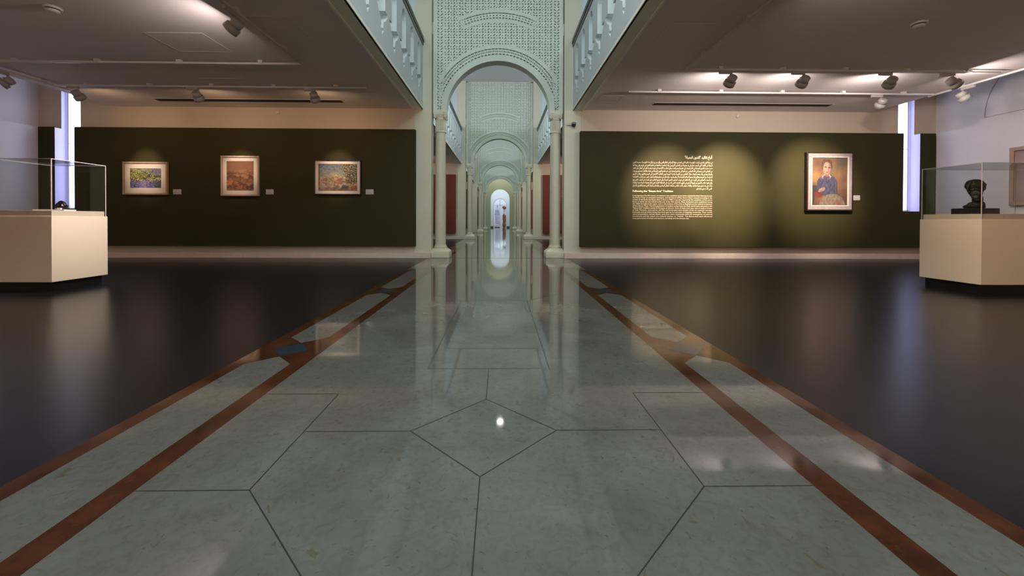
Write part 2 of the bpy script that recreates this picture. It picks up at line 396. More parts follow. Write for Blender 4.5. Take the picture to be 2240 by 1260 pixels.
# ------------------------------------------------------------------ windows beside the green panels
for k, s in enumerate((-1, 1)):
    a, b, c, d = WIN[s]; y = 9.45
    wnd = MB(); e = .485-.35
    mx = a+.045 if s < 0 else b-.045
    wnd.box(mx-.014, mx+.014, y+.10, y+.134, c, d)
    wnd.box(a, b, y+.10, y+.134, c, c+.035); wnd.box(a, b, y+.10, y+.134, d-.035, d)
    q0, q1 = (mx+.014, b) if s < 0 else (a, mx-.014); wnd.box(q0, q1, y+.115, y+.130, 2.60, 2.625)
    wo = struct('window_%d' % (k+1), wnd, M['winframe'])
    g = MB(); g.box(a, b, y+.136, y+.142, c, d); g.build('pane', M['winglass'], wo)
    rv = MB()
    for p in (a, b):
        q = p+.004 if p == a else p-.004; p0, p1 = sorted((p, q))
        rv.box(p0, p1, 9.311, y+.135, c, 2.93); rv.box(p0, p1, y+.001, y+.135, 2.93, d)
    rv.box(a, b, 9.311, y+.135, c, c+.004)
    rv.build('window_reveal', M['reveal'], wo)
    area('window_daylight', ((q0+q1)/2, y+.112, 2.5), (PI/2, 0, 0), q1-q0-.02, 2.6, 7.5 if s < 0 else 3.5, (.78, .80, 1.0))

# ------------------------------------------------------------------ balustrades of the upper galleries
def baluster_module(wd, hole, t, z0, z1):
    """one perforated module in (u along wall, z), thickness t"""
    outer = [(-wd/2, z0), (wd/2, z0), (wd/2, z1), (-wd/2, z1)]
    tris = tessellate_polygon([[Vector((x, z, 0)) for x, z in outer], [Vector((x, z, 0)) for x, z in hole]])
    return outer+hole, tris
def hole_pts():
    p = []
    for k in range(13):
        a = PI*k/12; p.append((.155*math.cos(a), 4.60+.20*math.sin(a)))
    p += [(-.155, 4.14), (-.29, 4.14), (-.30, 4.10), (-.17, 3.985), (-.075, 3.93), (-.055, 3.83), (-.085, 3.80), (-.05, 3.765), (0, 3.70)]
    q = [(-x, z) for x, z in p[13:-1]][::-1]
    return p+q
HP = hole_pts()
def balustrade(s, ya, yb, label, phase):
    root = empty('balustrade', (s*XF, (ya+yb)/2, GZ+.22), label, 'balustrade', None)
    cx, cy, cz = root.location
    mb = MB(); t = .13; wd = .69
    ys = []; y = phase
    while y-wd/2 > ya: y -= wd
    while y+wd/2 <= yb+.001:
        if y-wd/2 >= ya: ys.append(y)
        y += wd
    pts, tris = baluster_module(wd, HP, t, 3.485, 4.90)
    nh = len(HP)
    for y in ys:
        fr = [(0, y+u-cy, z-cz) for u, z in pts]; bk = [(s*t, y+u-cy, z-cz) for u, z in pts]
        mb.add(fr, tris); mb.add(bk, tris)
        mb.add(fr[4:]+bk[4:], [(k, (k+1) % nh, nh+(k+1) % nh, nh+k) for k in range(nh)])
    for p, q in ((ya, ys[0]-wd/2), (ys[-1]+wd/2, yb)):
        if q-p > .002: x0, x1 = sorted((0, s*t)); mb.box(x0, x1, p-cy, q-cy, 3.485-cz, 4.90-cz)
    mb.build('pierced_panel', M['pale'], root)
    rl = MB(); x0, x1 = sorted((-s*.02, s*(t+.04))); rl.bbox(x0, x1, ya-cy, yb-cy, 4.90-cz, 5.12-cz, .015)
    r = rl.build('handrail', M['rail'], root); tag(r, 'grey handrail')
    g = MB(); x0, x1 = sorted((-s*.032, -s*.018)); g.box(x0, x1, ya-cy, yb-cy, 4.975-cz, 5.045-cz); tag(g.build('groove', M['black'], r), 'black groove strip')
ords = ['in the nearest bay', 'in the second bay', 'in the third bay', 'in the fourth bay']
for i, (ya, yb) in enumerate(bays):
    for s in (-1, 1):
        balustrade(s, ya, yb, 'pierced white gallery balustrade with grey rail, %s side, %s' % (sides[s], ords[i]), 9.0+BAY*i)

# ------------------------------------------------------------------ carved arch screens
def arch_screen(yf):
    root = empty('arch_screen', (0, yf, 3.39), 'x', 'arch screen')
    zs, Rr, X1 = 3.40, 1.21, 1.52
    mb = MB(); nseg = 64; depth = .05; y1 = .28
    arc = [(Rr*math.cos(PI*k/nseg), zs+Rr*math.sin(PI*k/nseg)) for k in range(nseg+1)]
    def outer(k):
        a = PI*k/nseg; c, s_ = math.cos(a), math.sin(a)
        if abs(c) > 1e-6:
            t = X1/abs(c)
            if t*s_ <= ZT-zs: return (X1 if c > 0 else -X1, zs+t*s_)
        t = (ZT-zs)/s_; return (t*c, ZT)
    op = [outer(k) for k in range(nseg+1)]
    def P(p, y): return (p[0], y, p[1]-3.39)
    def slab(ya, yb, m=0):
        for k in range(nseg):
            a, b, c, d = arc[k], op[k], op[k+1], arc[k+1]
            quad = [a, b, c, d]
            # include the corner where the outer boundary turns
            if abs(b[0]) == X1 and abs(c[0]) != X1: quad = [a, b, (X1, ZT), c, d]
            if abs(c[0]) == X1 and abs(b[0]) != X1: quad = [a, b, (-X1, ZT), c, d]
            for y in (ya, yb): mb.add([P(p, y) for p in quad], [list(range(len(quad)))], m)
        for k in range(nseg): mb.add([P(arc[k], ya), P(arc[k+1], ya), P(arc[k+1], yb), P(arc[k], yb)], [(0, 1, 2, 3)], m, True)
        for s in (-1, 1):
            mb.add([(s*X1, ya, 0), (s*X1, yb, 0), (s*X1, yb, ZT-3.39), (s*X1, ya, ZT-3.39)], [(0, 1, 2, 3)], m)
            a, b = sorted((s*Rr, s*X1)); mb.box(a, b, ya, yb, -.0, .012, m)
    slab(depth, y1)
    # front face: plain border strips + carved cells
    def cell(f, hole, y, dep):
        """f maps unit square to (x,z); hole = 4 points in the unit square"""
        c = [(0, 0), (1, 0), (1, 1), (0, 1)]
        vv = [P(f(*q), y) for q in c]+[P(f(*q), y) for q in hole]+[P(f(*q), y+dep) for q in hole]
        mb.add(vv, [(k, (k+1) % 4, 4+(k+1) % 4, 4+k) for k in range(4)]+[(4+k, 4+(k+1) % 4, 8+(k+1) % 4, 8+k) for k in range(4)])
    DIA = [(.5, .14), (.86, .5), (.5, .86), (.14, .5)]
    DSH = [(.10, .22), (.34, .10), (.90, .74), (.64, .90)]
    DSM = [(.66, .10), (.90, .26), (.36, .90), (.10, .74)]
    BAR = [(.08, .30), (.92, .30), (.92, .72), (.08, .72)]
    c = .0665
    xg = 1.265                                     # carved field half width
    nx = int(round(2*xg/c)); cw = 2*xg/nx; nz = int((ZT-3.45)/c)
    for j in range(nz):
        for i in range(nx):
            x0 = -xg+i*cw; z0 = 3.45+j*c
            xc, zc = x0+cw/2, z0+c/2
            d = math.hypot(xc, zc-zs)
            if d < 1.54: continue
            d2 = math.hypot(xc, zc-3.655)
            if 1.91 < d2 < 2.12 and abs(xc) < .80 and zc > 3.6: continue
            col = abs(abs(xc)-.83) < .07 and zc > 5.45
            if j % 2: h = DIA if (i % 2 or col) else [(.5, .26), (.74, .5), (.5, .74), (.26, .5)]
            else: h = DSM if (col and i % 2) else (DSH if i % 2 else [(.06, .12), (.30, .06), (.62, .42), (.40, .56)])
            cell(lambda u, v, x0=x0, z0=z0: (x0+u*cw, z0+v*c), h, 0, depth)
    zt = 3.45+nz*c
    # vertical border bands: thin fillets and a criss-cross band
    for s in (-1, 1):
        def strip(a, b, y, z0=3.39):
            a, b = sorted((s*a, s*b)); mb.box(a, b, y, depth+.001, z0-3.39, ZT-3.39)
        strip(1.265, 1.285, -.006, 4.1); strip(1.44, 1.52, 0)
        bw = (1.44-1.285)/2
        for j in range(int((ZT-3.45)/c)):
            for i in range(2):
                x0 = s*1.285 if s > 0 else -1.44
                z0 = 3.45+j*c
                if math.hypot(x0+(i+.5)*bw, z0+c/2-zs) < 1.33: continue
                h = [DSH, DSM][(i+j) % 2] if j % 2 else [(.5, .2), (.8, .5), (.5, .8), (.2, .5)]
                cell(lambda u, v, x0=x0, z0=z0, i=i: (x0+(i+u)*bw, z0+v*c), h, 0, depth)
        a, b = sorted((s*1.285, s*1.44)); mb.box(a, b, 0, depth+.001, 0, .06)
        a, b = sorted((s*1.21, s*1.285)); 
    mb.box(-X1, X1, 0, depth+.001, zt-3.39, ZT-3.39)
    # archivolt: plain ring and carved ring
    def ring(r0, r1, cz_, a0, a1, nn, y):
        for k in range(nn):
            b0, b1 = a0+(a1-a0)*k/nn, a0+(a1-a0)*(k+1)/nn
            q = [(r*math.sin(b), cz_+r*math.cos(b)) for r, b in ((r0, b0), (r1, b0), (r1, b1), (r0, b1))]
            mb.add([P(p, y) for p in q], [(0, 1, 2, 3)], 0)
            mb.add([P(q[1], y), P(q[2], y), P(q[2], depth), P(q[1], depth)], [(0, 1, 2, 3)]); mb.add([P(q[0], y), P(q[3], y), P(q[3], depth+.01), P(q[0], depth+.01)], [(0, 1, 2, 3)])
    def cring(r0, r1, cz_, a0, a1, nn, y, hs):
        for k in range(nn):
            for j, h in enumerate(hs):
                ra = r0+(r1-r0)*j/len(hs); rb = r0+(r1-r0)*(j+1)/len(hs)
                b0, b1 = a0+(a1-a0)*k/nn, a0+(a1-a0)*(k+1)/nn
                cell(lambda u, v: ((ra+(rb-ra)*v)*math.sin(b0+(b1-b0)*u), cz_+(ra+(rb-ra)*v)*math.cos(b0+(b1-b0)*u)), h[k % len(h)], y, depth)
    ring(1.21, 1.335, zs, -PI/2, PI/2, 64, -.012)
    ring(1.52, 1.595, zs, -1.08, 1.08, 40, -.004); ring(1.86, 1.93, 3.655, -.455, .455, 22, -.004); ring(2.10, 2.17, 3.655, -.455, .455, 22, -.004)
    LOZ = [(.08, .5), (.5, .12), (.92, .5), (.5, .80)]
    SM = [(.3, .3), (.7, .3), (.7, .7), (.3, .7)]
    cring(1.335, 1.40, zs, -1.36, 1.36, 44, -.006, [[LOZ]])
    cring(1.40, 1.46, zs, -1.30, 1.30, 88, -.006, [[SM, DIA]])
    cring(1.46, 1.52, zs, -1.12, 1.12, 40, -.008, [[BAR]])
    cring(1.93, 2.10, 3.655, -.455, .455, 24, -.006, [[LOZ], [SM], [BAR]])
    mb.build('carved_panel', M['screen'], root)
    return root
scr = arch_screen(9.56)
scr['label'] = 'carved lattice arch screen spanning the nave, nearest and largest'
nm = ['second carved arch screen, seen through the nearest arch', 'third carved arch screen down the nave, beyond the second arch', 'farthest carved arch screen, just before the pale green end arch']
for i in range(3):
    c_ = copy_tree(scr); c_.location.y = 9.56+BAY*(i+1); c_['label'] = nm[i]

# ------------------------------------------------------------------ columns
def column(label):
    root = empty('column', (0, 0, 0), label, 'column', None)
    b = MB()
    b.bbox(-.24, .24, -.24, .24, 0, .115, .012)
    b.sqprof([(.235, .115), (.228, .15), (.20, .175), (.165, .20), (.148, .225)], 0, 0)
    b.lathe([(.150, .225), (.158, .245), (.150, .265), (.132, .28), (.134, .30), (.126, .31)], n=40)
    b.build('base', M['stone'], root)
    s_ = MB(); s_.lathe([(.126, .31), (.1245, 1.2), (.120, 2.3), (.114, 2.93)], n=48); s_.build('shaft', M['stone'], root)
    c = MB(); c.lathe([(.114, 2.93), (.138, 2.945), (.140, 2.965), (.122, 2.985), (.118, 2.99)], n=40)
    prof = []
    nfl = 24
    vs_, fs = [], []
    for j, z in enumerate((2.99, 3.24)):
        for k in range(nfl*2): r = (.125 if k % 2 else .108); a = PI*k/nfl; vs_.append((r*math.cos(a), r*math.sin(a), z))
    fs = [(k, (k+1) % (nfl*2), nfl*2+(k+1) % (nfl*2), nfl*2+k) for k in range(nfl*2)]
    c.add(vs_, fs)
    c.lathe([(.112, 3.24), (.128, 3.262), (.122, 3.28)], n=40)
    c.sqprof([(.112, 3.28), (.128, 3.31), (.150, 3.355), (.150, 3.389)], 0, 0)
    for sx in (-1, 1):
        for sy in (-1, 1):
            c.lathe([(.018, 3.265), (.034, 3.28), (.040, 3.31), (.034, 3.34), (.02, 3.352)], cx=sx*.118, cy=sy*.118, n=12)
    c.build('capital', M['stone'], root)
    return root
c0 = column('x'); first = True
cn = ['under the nearest arch', 'under the second arch', 'under the third arch', 'under the farthest carved arch']
for i in range(4):
    for s in (-1, 1):
        c = c0 if first else copy_tree(c0); first = False
        c.location = (s*1.36, 9.69+BAY*i, 0)
        c['label'] = 'slender cream column with fluted capital %s, %s side' % (cn[i], sides[s])

# ------------------------------------------------------------------ ceiling fittings
def rotmat(d):
    return d.to_track_quat('-Z', 'Y')
def make_spot():
    root = empty('track_spotlight', (0, 0, 0), 'x', 'spotlight')
    a = MB(); a.bbox(-.17, .05, -.018, .018, -.052, -.001, .004); a.build('adapter', M['lampm'], root)
    st = MB(); st.lathe([(.009, -.10), (.009, -.05)], cx=.03, n=12); st.bbox(-.03, .045, -.014, .014, -.115, -.095, .004); st.build('stem', M['lampm'], root)
    h = MB()
    # head built along -Z, opening downwards; rotated per lamp
    h.lathe([(.045, .085), (.068, .078), (.070, .0), (.060, -.004), (.060, -.012), (.088, -.020), (.093, -.085), (.086, -.085), (.074, -.04), (.0, -.035)][::-1], n=32, caps=False)
    h.lathe([(.0, .0851), (.045, .085)], n=32, caps=False)
    hd = h.build('lamp_head', M['lampm'], root)
    hd.location = (.03, 0, -.16)
    return root
spot0 = make_spot(); spot_used = [False]
def spotlight(x, y, ztr, rz, aim, label, power, angle=60, blend=.6, spill=0, color=WARM, group=None, radius=.03):
    r = spot0 if not spot_used[0] else copy_tree(spot0); spot_used[0] = True
    r.location = (x, y, ztr); r.rotation_euler.z = rz; r['label'] = label
    head = [c for c in children(r) if c.name.startswith('lamp_head')][0]
    hw = Matrix.Rotation(rz, 3, 'Z')@Vector((.03, 0, -.16))+Vector((x, y, ztr))
    d = (Vector(aim)-hw).normalized()
    q = (Matrix.Rotation(-rz, 3, 'Z')@rotmat(d).to_matrix()).to_euler(); head.rotation_euler = q
    off = hw+d*.07
    l = bpy.data.lights.new('spot_beam', 'SPOT'); l.energy = power*K_SPOT; l.color = WARM if color == ORANGE else color; l.spot_size = math.radians(angle); l.spot_blend = blend; l.shadow_soft_size = radius
    o = bpy.data.objects.new('spot_beam', l); COL.objects.link(o); o.location = off; o.rotation_euler = rotmat(d).to_euler()
    if spill:
        l = bpy.data.lights.new('spot_spill', 'AREA'); l.shape = 'DISK'; l.size = .12; l.energy = spill*K_SPOT; l.color = ORANGE if color == ORANGE else PINK
        o = bpy.data.objects.new('spot_spill', l); COL.objects.link(o); o.location = hw+d*.09; o.rotation_euler = rotmat(d).to_euler()
    return r
ZTR = 3.385
# left room
spotlight(-3.14, 4.95, ZTR, PI/2, (-6.9, 5.55, .6), 'large grey spotlight on the left ceiling, glowing towards the left glass case', 700, 60, .9, 17, PINK)
spotlight(-5.72, 7.84, ZTR, 0, (-5.80, 9.3, 1.98), 'pale spotlight on left rear track, in front of the sepia landscape', 170, 30, 1, 7, ORANGE)
spotlight(-3.52, 7.84, ZTR, 0, (-3.62, 9.3, 1.98), 'dim spotlight near the right end of the left rear track', 170, 32, 1, 7, ORANGE)
spotlight(-7.95, 7.84, ZTR, 0, (-7.90, 9.3, 1.98), 'spotlight at the left end of the left rear track, by the window', 180, 32, 1, 7, ORANGE)
spotlight(-8.38, 7.10, ZTR, PI/2, (-10.3, 6.0, 1.5), 'spotlight on the far left side track against the white wall', 60, 60, 1, 6)
# right room
spotlight(3.86, 6.72, ZTR, 0, (3.85, 9.3, 1.66), 'leftmost dark spotlight of the row on the right ceiling', 1500, 43, 1, 24)
spotlight(5.08, 6.72, ZTR, 0, (5.2, 9.3, 1.62), 'second dark spotlight of the right ceiling row', 2150, 46, 1, 24)
spotlight(6.56, 6.72, ZTR, 0, (7.25, 9.3, 1.72), 'third dark spotlight of the right ceiling row, above the portrait', 1300, 47, 1, 24)
spotlight(7.62, 6.72, ZTR, -.3, (10.1, 6.7, 1.7), 'brown spotlight at the right end of the right ceiling row', 110, 50, 1, 20)
spotlight(7.54, 7.92, ZTR, 0, (7.64, 9.3, 1.80), 'pale spotlight on the right rear track just before the window', 120, 34, 1, 2)
spotlight(8.66, 7.42, ZTR, PI/2, (10.1, 6.9, 1.2), 'pale spotlight on the right side track, against the lavender wall', 45, 60, 1, 2)
spotlight(3.14, 3.75, ZTR, PI/2, (6.6, 4.1, .8), 'ceiling spotlight on the near right track, aimed at the right glass case', 400, 60, 1, 12)
def ltrack(name_label, pts):
    x0, y0, x1, y1 = pts
    root = empty('lighting_track', ((x0+x1)/2, (y0+y1)/2, ZTR), name_label, 'lighting track')
    cx, cy, cz = root.location
    ln = math.hypot(x1-x0, y1-y0); horiz = abs(x1-x0) > abs(y1-y0)
    b = MB(); hx, hy = (abs(x1-x0)/2, .018) if horiz else (.018, abs(y1-y0)/2)
    b.box(-hx, hx, -hy, hy, 0, .030); b.build('rail', M['track'], root)
    nclip = max(2, int(ln/1.05))
    for k in range(nclip):
        t = (k+.5)/nclip-.5
        c = MB(); px, py = ((x1-x0)*t, 0) if horiz else (0, (y1-y0)*t)
        a, b_ = (.035, .028) if horiz else (.028, .035)
        c.box(px-a, px+a, py-b_, py+b_, .012, GZ-ZTR); c.build('clip', M['track'], root)
ltrack('white lighting track crossing the middle of the left ceiling', (-8.36, 6.66, -3.16, 6.66))
ltrack('white lighting track at the rear of the left ceiling, above the landscapes', (-8.34, 7.84, -2.5, 7.84))
ltrack('lighting track running back along the left ceiling, holding the large glowing lamp', (-3.14, -1, -3.14, 6.64))
ltrack('lighting track along the outer edge of the left ceiling', (-8.38, 1, -8.38, 8.3))
ltrack('lighting track crossing the right ceiling with four dark lamps', (3.18, 6.72, 8.45, 6.72))
ltrack('white lighting track at the rear of the right ceiling, above the wall text', (2.55, 7.92, 8.62, 7.92))
ltrack('lighting track running back along the right ceiling towards the viewer', (3.14, -1, 3.14, 6.70))
ltrack('white lighting track along the outer edge of the right ceiling', (8.66, 1, 8.66, 8.05))
for s, x0, x1, lab in ((-1, -7.34, -3.38, 'dark slot vent in the left ceiling near the wall'), (1, 3.42, 7.35, 'dark slot vent in the right ceiling near the wall')):
    r = empty('slot_vent', ((x0+x1)/2, 8.90, GZ), lab, 'vent'); hx = (x1-x0)/2
    b = MB(); b.box(-hx, hx, -.10, .10, -.004, -.0005); b.build('slot', M['dark'], r)
    b = MB(); b.box(-hx-.015, hx+.015, -.115, -.10, -.006, -.0005); b.box(-hx-.015, hx+.015, .10, .115, -.006, -.0005); b.build('frame', M['ceil'], r)
for x, y, lab in ((-5.37, 5.05, 'white round smoke detector on the left ceiling'), (5.45, 5.17, 'white round smoke detector on the right ceiling')):
    r = empty('smoke_detector', (x, y, GZ), lab, 'smoke detector')
    b = MB(); b.lathe([(.075, -.022), (.085, -.018), (.088, -.001)], n=32); b.build('base', M['plastic'], r)
    b = MB(); b.lathe([(.04, -.062), (.058, -.055), (.066, -.040), (.066, -.032)], n=32); b.build('cap', M['plastic'], r)
    b = MB(); b.lathe([(.052, -.034), (.052, -.020)], n=24, caps=False)
    for k in range(14):
        a = 2*PI*k/14; cx, cy = .060*math.cos(a), .060*math.sin(a); b.box(cx-.004, cx+.004, cy-.004, cy+.004, -.034, -.020)
    tag(b.build('grille', M['black'], r), 'dark vent grille')
for k, (x, y, wx, wy, lab) in enumerate([(-4.44, 6.0, .78, .62, 'square access hatch in the left ceiling beside the glowing lamp'), (-3.0, 5.55, .70, .70, 'faint access hatch in the left ceiling near the nave edge'),
                          (-5.0, 7.25, .8, .5, 'faint access hatch between the two white left tracks'), (2.35, 8.55, .45, .45, 'small access hatch in the right ceiling corner by the nave'), (2.6, 5.6, .7, .7, 'faint access hatch in the right ceiling near the nave')]):
    r = MB(); r.box(-wx/2, wx/2, -wy/2, wy/2, -.004, -.001)
    t = .009
    for a, b_, c, d in ((-wx/2-t, wx/2+t, -wy/2-t, -wy/2), (-wx/2-t, wx/2+t, wy/2, wy/2+t), (-wx/2-t, -wx/2, -wy/2, wy/2), (wx/2, wx/2+t, -wy/2, wy/2)):
        r.box(a, b_, c, d, -.006, -.001)
    o = r.build('access_hatch', M['ceil'], loc=(x, y, GZ)); tag(o, lab, 'access hatch')

# mirrored hot spot on the marble comes from this downlight in the second bay
r = empty('downlight', (.07, 16.2, ZT), 'round recessed downlight in the high nave ceiling behind the nearest arch', 'downlight')
b = MB(); b.lathe([(.125, -.02), (.15, -.018), (.155, -.001)], n=24); b.build('ring', M['plastic'], r)
b = MB(); b.lathe([(.0, -.026), (.115, -.024), (.12, -.02)], n=24, caps=False)
tag(b.build('lamp', mat('lit_lamp', (1, 1, 1), .4, emit=(1, .98, .94), estr=45), r), 'glowing white lamp')

# security camera on the right pier
r = empty('security_camera', (1.745, 9.45, 3.12), 'small dark dome camera on the right cream pier', 'security camera')
b = MB(); b.bbox(-.16, -.02, -.03, -.001, -.03, .02, .004); b.bbox(-.05, -.02, -.09, -.02, -.02, .015, .004); b.build('bracket', M['pier'], r)
b = MB(); b.lathe([(.0, -.09), (.025, -.085), (.045, -.06), (.052, -.02)], cy=-.08, n=20, caps=False); b.build('dome', M['purple'], r)
b = MB(); b.lathe([(.054, -.02), (.056, .015), (.03, .03), (0, .032)], cy=-.08, n=20, caps=False); tag(b.build('housing', mat('lilac_plastic', (.20, .16, .24), .4), r), 'lilac housing')
# small round sensor high on each wall
for x, lab in ((-5.05, 'small round sensor under the ceiling above the left green wall'), (5.6, 'small round sensor under the ceiling above the right green wall')):
    b = MB(); b.lathe([(.03, 0), (.045, .01), (.048, .03)], n=20)
    o = b.build('wall_sensor', M['plastic'], loc=(x, 9.42, 3.34)); o.rotation_euler.x = -PI/2; tag(o, lab, 'sensor')

# ------------------------------------------------------------------ paintings
def lerp(a, b, t): t = max(0, min(1, t)); return tuple(x+(y-x)*t for x, y in zip(a, b))
def nz(u, v, s, o=0): return noise.noise(Vector((u*s+o, v*s+o*1.7, o)))
def art1(u, v):          # garden pond: yellow-green foliage over blue water
    u += .02*nz(u, v, 18, 2); v += .025*nz(u, v, 16, 8)
    n1 = nz(u, v, 9, 3); n2 = nz(u*1.4, v, 26, 7); n3 = nz(u, v*2.5, 18, 11); n4 = nz(u, v, 13, 19)
    if v > .50+.08*n1:
        c = lerp((.025, .03, .012), (.36, .38, .09), .42+n1*1.0+n2*.9)
        c = lerp(c, (.16, .13, .24), .85*max(0, min(1, (u-.5)*3+n4))*max(0, min(1, (v-.6)*6)))
        c = lerp(c, (.50, .48, .18), .7*math.exp(-((u-.15)/.12)**2-((v-.82)/.14)**2)*(.6+n2*1.5))
        c = lerp(c, (.45, .38, .40), .5*math.exp(-((u-.45)/.18)**2-((v-.92)/.06)**2))
    elif v > .36+.05*n4: c = lerp((.04, .025, .02), (.62, .50, .22), .25+n2*1.6+n1*.5+.1*u)
    else:
        c = lerp((.025, .028, .11), (.34, .32, .52), .30+n3*.9+n2*.4+.45*math.exp(-((u-.45)/.14)**2))
        c = lerp(c, (.04, .05, .02), .75*max(0, min(1, (u-.74)*6+n1)))
    k = .85*(1+.6*n2)
    return tuple(max(0, x*k) for x in c)
def art2(u, v):          # sepia hills
    u += .02*nz(u, v, 10, 2); v += .02*nz(u, v, 9, 8)
    n1 = nz(u, v*2, 5, 2); n2 = nz(u*.8, v*4, 14, 5); n3 = nz(u, v, 30, 3)
    c = lerp((.10, .030, .010), (.42, .19, .085), .40+n1*.8+n2*.9+.2*math.sin(v*22+u*3+n1*4))
    sky = lerp((.30, .13, .055), (.24, .105, .045), v+n1*.5+n3*.1)
    c = lerp(c, sky, max(0, min(1, (v-.60-.05*n1)*9)))
    c = lerp(c, (.09, .028, .012), .8*math.exp(-((u-.12)/.13)**2-((v-.52)/.09)**2))
    c = lerp(c, (.46, .24, .12), .55*math.exp(-((u-.55)/.20)**2-((v-.66)/.06)**2))
    return tuple(x*.8 for x in c)
def art3(u, v):          # bright impressionist tree on a hill
    u += .03*nz(u, v, 14, 2); v += .03*nz(u, v, 13, 8)
    n1 = nz(u, v, 8, 1); n2 = nz(u, v, 30, 9); n3 = nz(u, v, 17, 4); n4 = nz(u*1.6, v*.8, 20, 15)
    sky = lerp((.26, .25, .18), (.10, .12, .17), (v-.46)*1.5+n3*.7+.15-.3*u)
    sky = lerp(sky, (.50, .40, .12), .8*math.exp(-((u-.45)/.14)**2-((v-.56)/.09)**2))
    land = lerp((.20, .09, .05), (.46, .36, .25), .35+n1*.9+n3*.9)
    land = lerp(land, (.40, .14, .07), .6*math.exp(-((u-.50)/.13)**2-((v-.36)/.09)**2)); land = lerp(land, (.13, .20, .05), .7*math.exp(-((u-.27)/.06)**2-((v-.34)/.09)**2))
    land = lerp(land, (.40, .09, .10), .6*math.exp(-((u-.08)/.06)**2-((v-.36)/.06)**2)); land = lerp(land, (.38, .40, .24), .6*math.exp(-((u-.10)/.09)**2-((v-.12)/.06)**2))
    c = lerp(land, sky, max(0, min(1, (v-.47-.06*n1)*12)))
    tree = lerp((.045, .028, .018), (.30, .25, .11), .22+n2*1.6+n4*.9+.35*(v-.4))
    t = max(0, min(1, (u-.62-.10*n3-.10*max(0, .5-v)+.05*math.sin(v*9))*14))*max(0, min(1, (v-.24-.05*n1)*12))
    c = lerp(c, tree, t)
    c = lerp(c, (.035, .028, .035), .85*math.exp(-((u-.70)/.09)**4-((v-.12)/.09)**4)); c = lerp(c, (.30, .09, .035), .85*math.exp(-((u-.92)/.10)**4-((v-.13)/.08)**4))
    c = lerp(c, (.12, .12, .10), .6*math.exp(-((u-.52)/.10)**2-((v-.04)/.05)**2))
    if u < .03 or u > .985 or v < .03 or v > .985: c = lerp(c, (.10, .035, .018), .7)
    k = .85*(1+.5*n2); return tuple(max(0, x*k) for x in c)
def ell(u, v, cx, cy, rx, ry, rot=0):
    x, y = u-cx, v-cy; x, y = x*math.cos(rot)+y*math.sin(rot), -x*math.sin(rot)+y*math.cos(rot)
    return (x/rx)**2+(y/ry)**2
def art4(u, v):          # seated figure in a blue top
    u += .010*nz(u, v, 16, 21)+.005*nz(u, v, 40, 5); v += .010*nz(u, v, 15, 33)+.005*nz(u, v, 38, 8)
    n1 = nz(u, v, 5, 6); n2 = nz(u, v, 30, 2); n3 = nz(u*2, v, 14, 8)
    c = lerp((.17, .085, .05), (.32, .16, .07), .5+n1*.9)
    c = lerp(c, (.50, .27, .08), .85*math.exp(-((u-.13)/.16)**2-((v-.60)/.13)**2))
    c = lerp(c, (.11, .12, .09), .8*math.exp(-((u-.85)/.2)**2-((v-.93)/.2)**2))
    c = lerp(c, (.20, .19, .07), .6*math.exp(-((u-.60)/.08)**2-((v-.70)/.12)**2))
    c = lerp(c, (.09, .05, .04), .7 if (u > .72 and v < .25+.1*n1) else 0)
    if v < .42 and u < .12+.25*v+.1*n1: c = (.07, .055, .04)
    # torso
    tw = .26-.13*max(0, (v-.52))/.12 if v > .52 else .26+.10*(.52-v)
    if .22 < v < .635 and abs(u-.44) < tw*(1 if v < .60 else .8): c = lerp((.035, .035, .075), (.13, .12, .20), .45+n3*.9+.25*(u-.3))
    if ell(u, v, .42, .60, .13, .05) < 1: c = lerp((.60, .42, .32), (.45, .28, .2), .5+n2)
    if ell(u, v, .42, .585, .095, .035) < 1: c = (.09, .08, .13)
    if ell(u, v, .43, .655, .055, .06) < 1: c = (.30, .16, .11)
    if ell(u, v, .43, .87, .145, .085) < 1 or ell(u, v, .43, .80, .15, .08) < 1: c = lerp((.08, .035, .025), (.16, .08, .05), .5+n2*2)
    if ell(u, v, .435, .765, .105, .125) < 1:
        c = lerp((.62, .38, .28), (.30, .14, .10), .35+(u-.42)*2.6+n2*.5)
        if ell(u, v, .39, .79, .03, .013) < 1 or ell(u, v, .49, .785, .03, .013) < 1: c = (.09, .04, .03)
        if ell(u, v, .435, .745, .014, .04) < 1: c = (.70, .45, .33)
        if ell(u, v, .435, .69, .035, .011) < 1: c = (.36, .10, .08)
    # skirt / knees
    if v < .25+.02*n1 and ell(u, v, .58, .03, .34, .22) < 1: c = lerp((.22, .17, .11), (.34, .28, .19), .5+n3)
    if ell(u, v, .75, .05, .05, .12, .6) < 1: c = (.30, .13, .10)
    # hands and red fruit
    if ell(u, v, .30, .335, .10, .04, .3) < 1: c = lerp((.50, .32, .22), (.30, .17, .11), .5+n2)
    if ell(u, v, .20, .235, .11, .055, -.2) < 1: c = lerp((.34, .05, .03), (.16, .03, .02), .5+n2)
    k = .46*(1+.22*nz(u*1.5, v, 34, 13)+.14*nz(u, v, 9, 17))
    return tuple(x*k for x in c)
def artmat(name):
    m = mat(name, (.5, .5, .5), .55); nt = m.node_tree
    a = nt.nodes.new('ShaderNodeVertexColor'); a.layer_name = 'paint'
    nt.links.new(a.outputs[0], nt.nodes['Principled BSDF'].inputs['Base Color']); return m
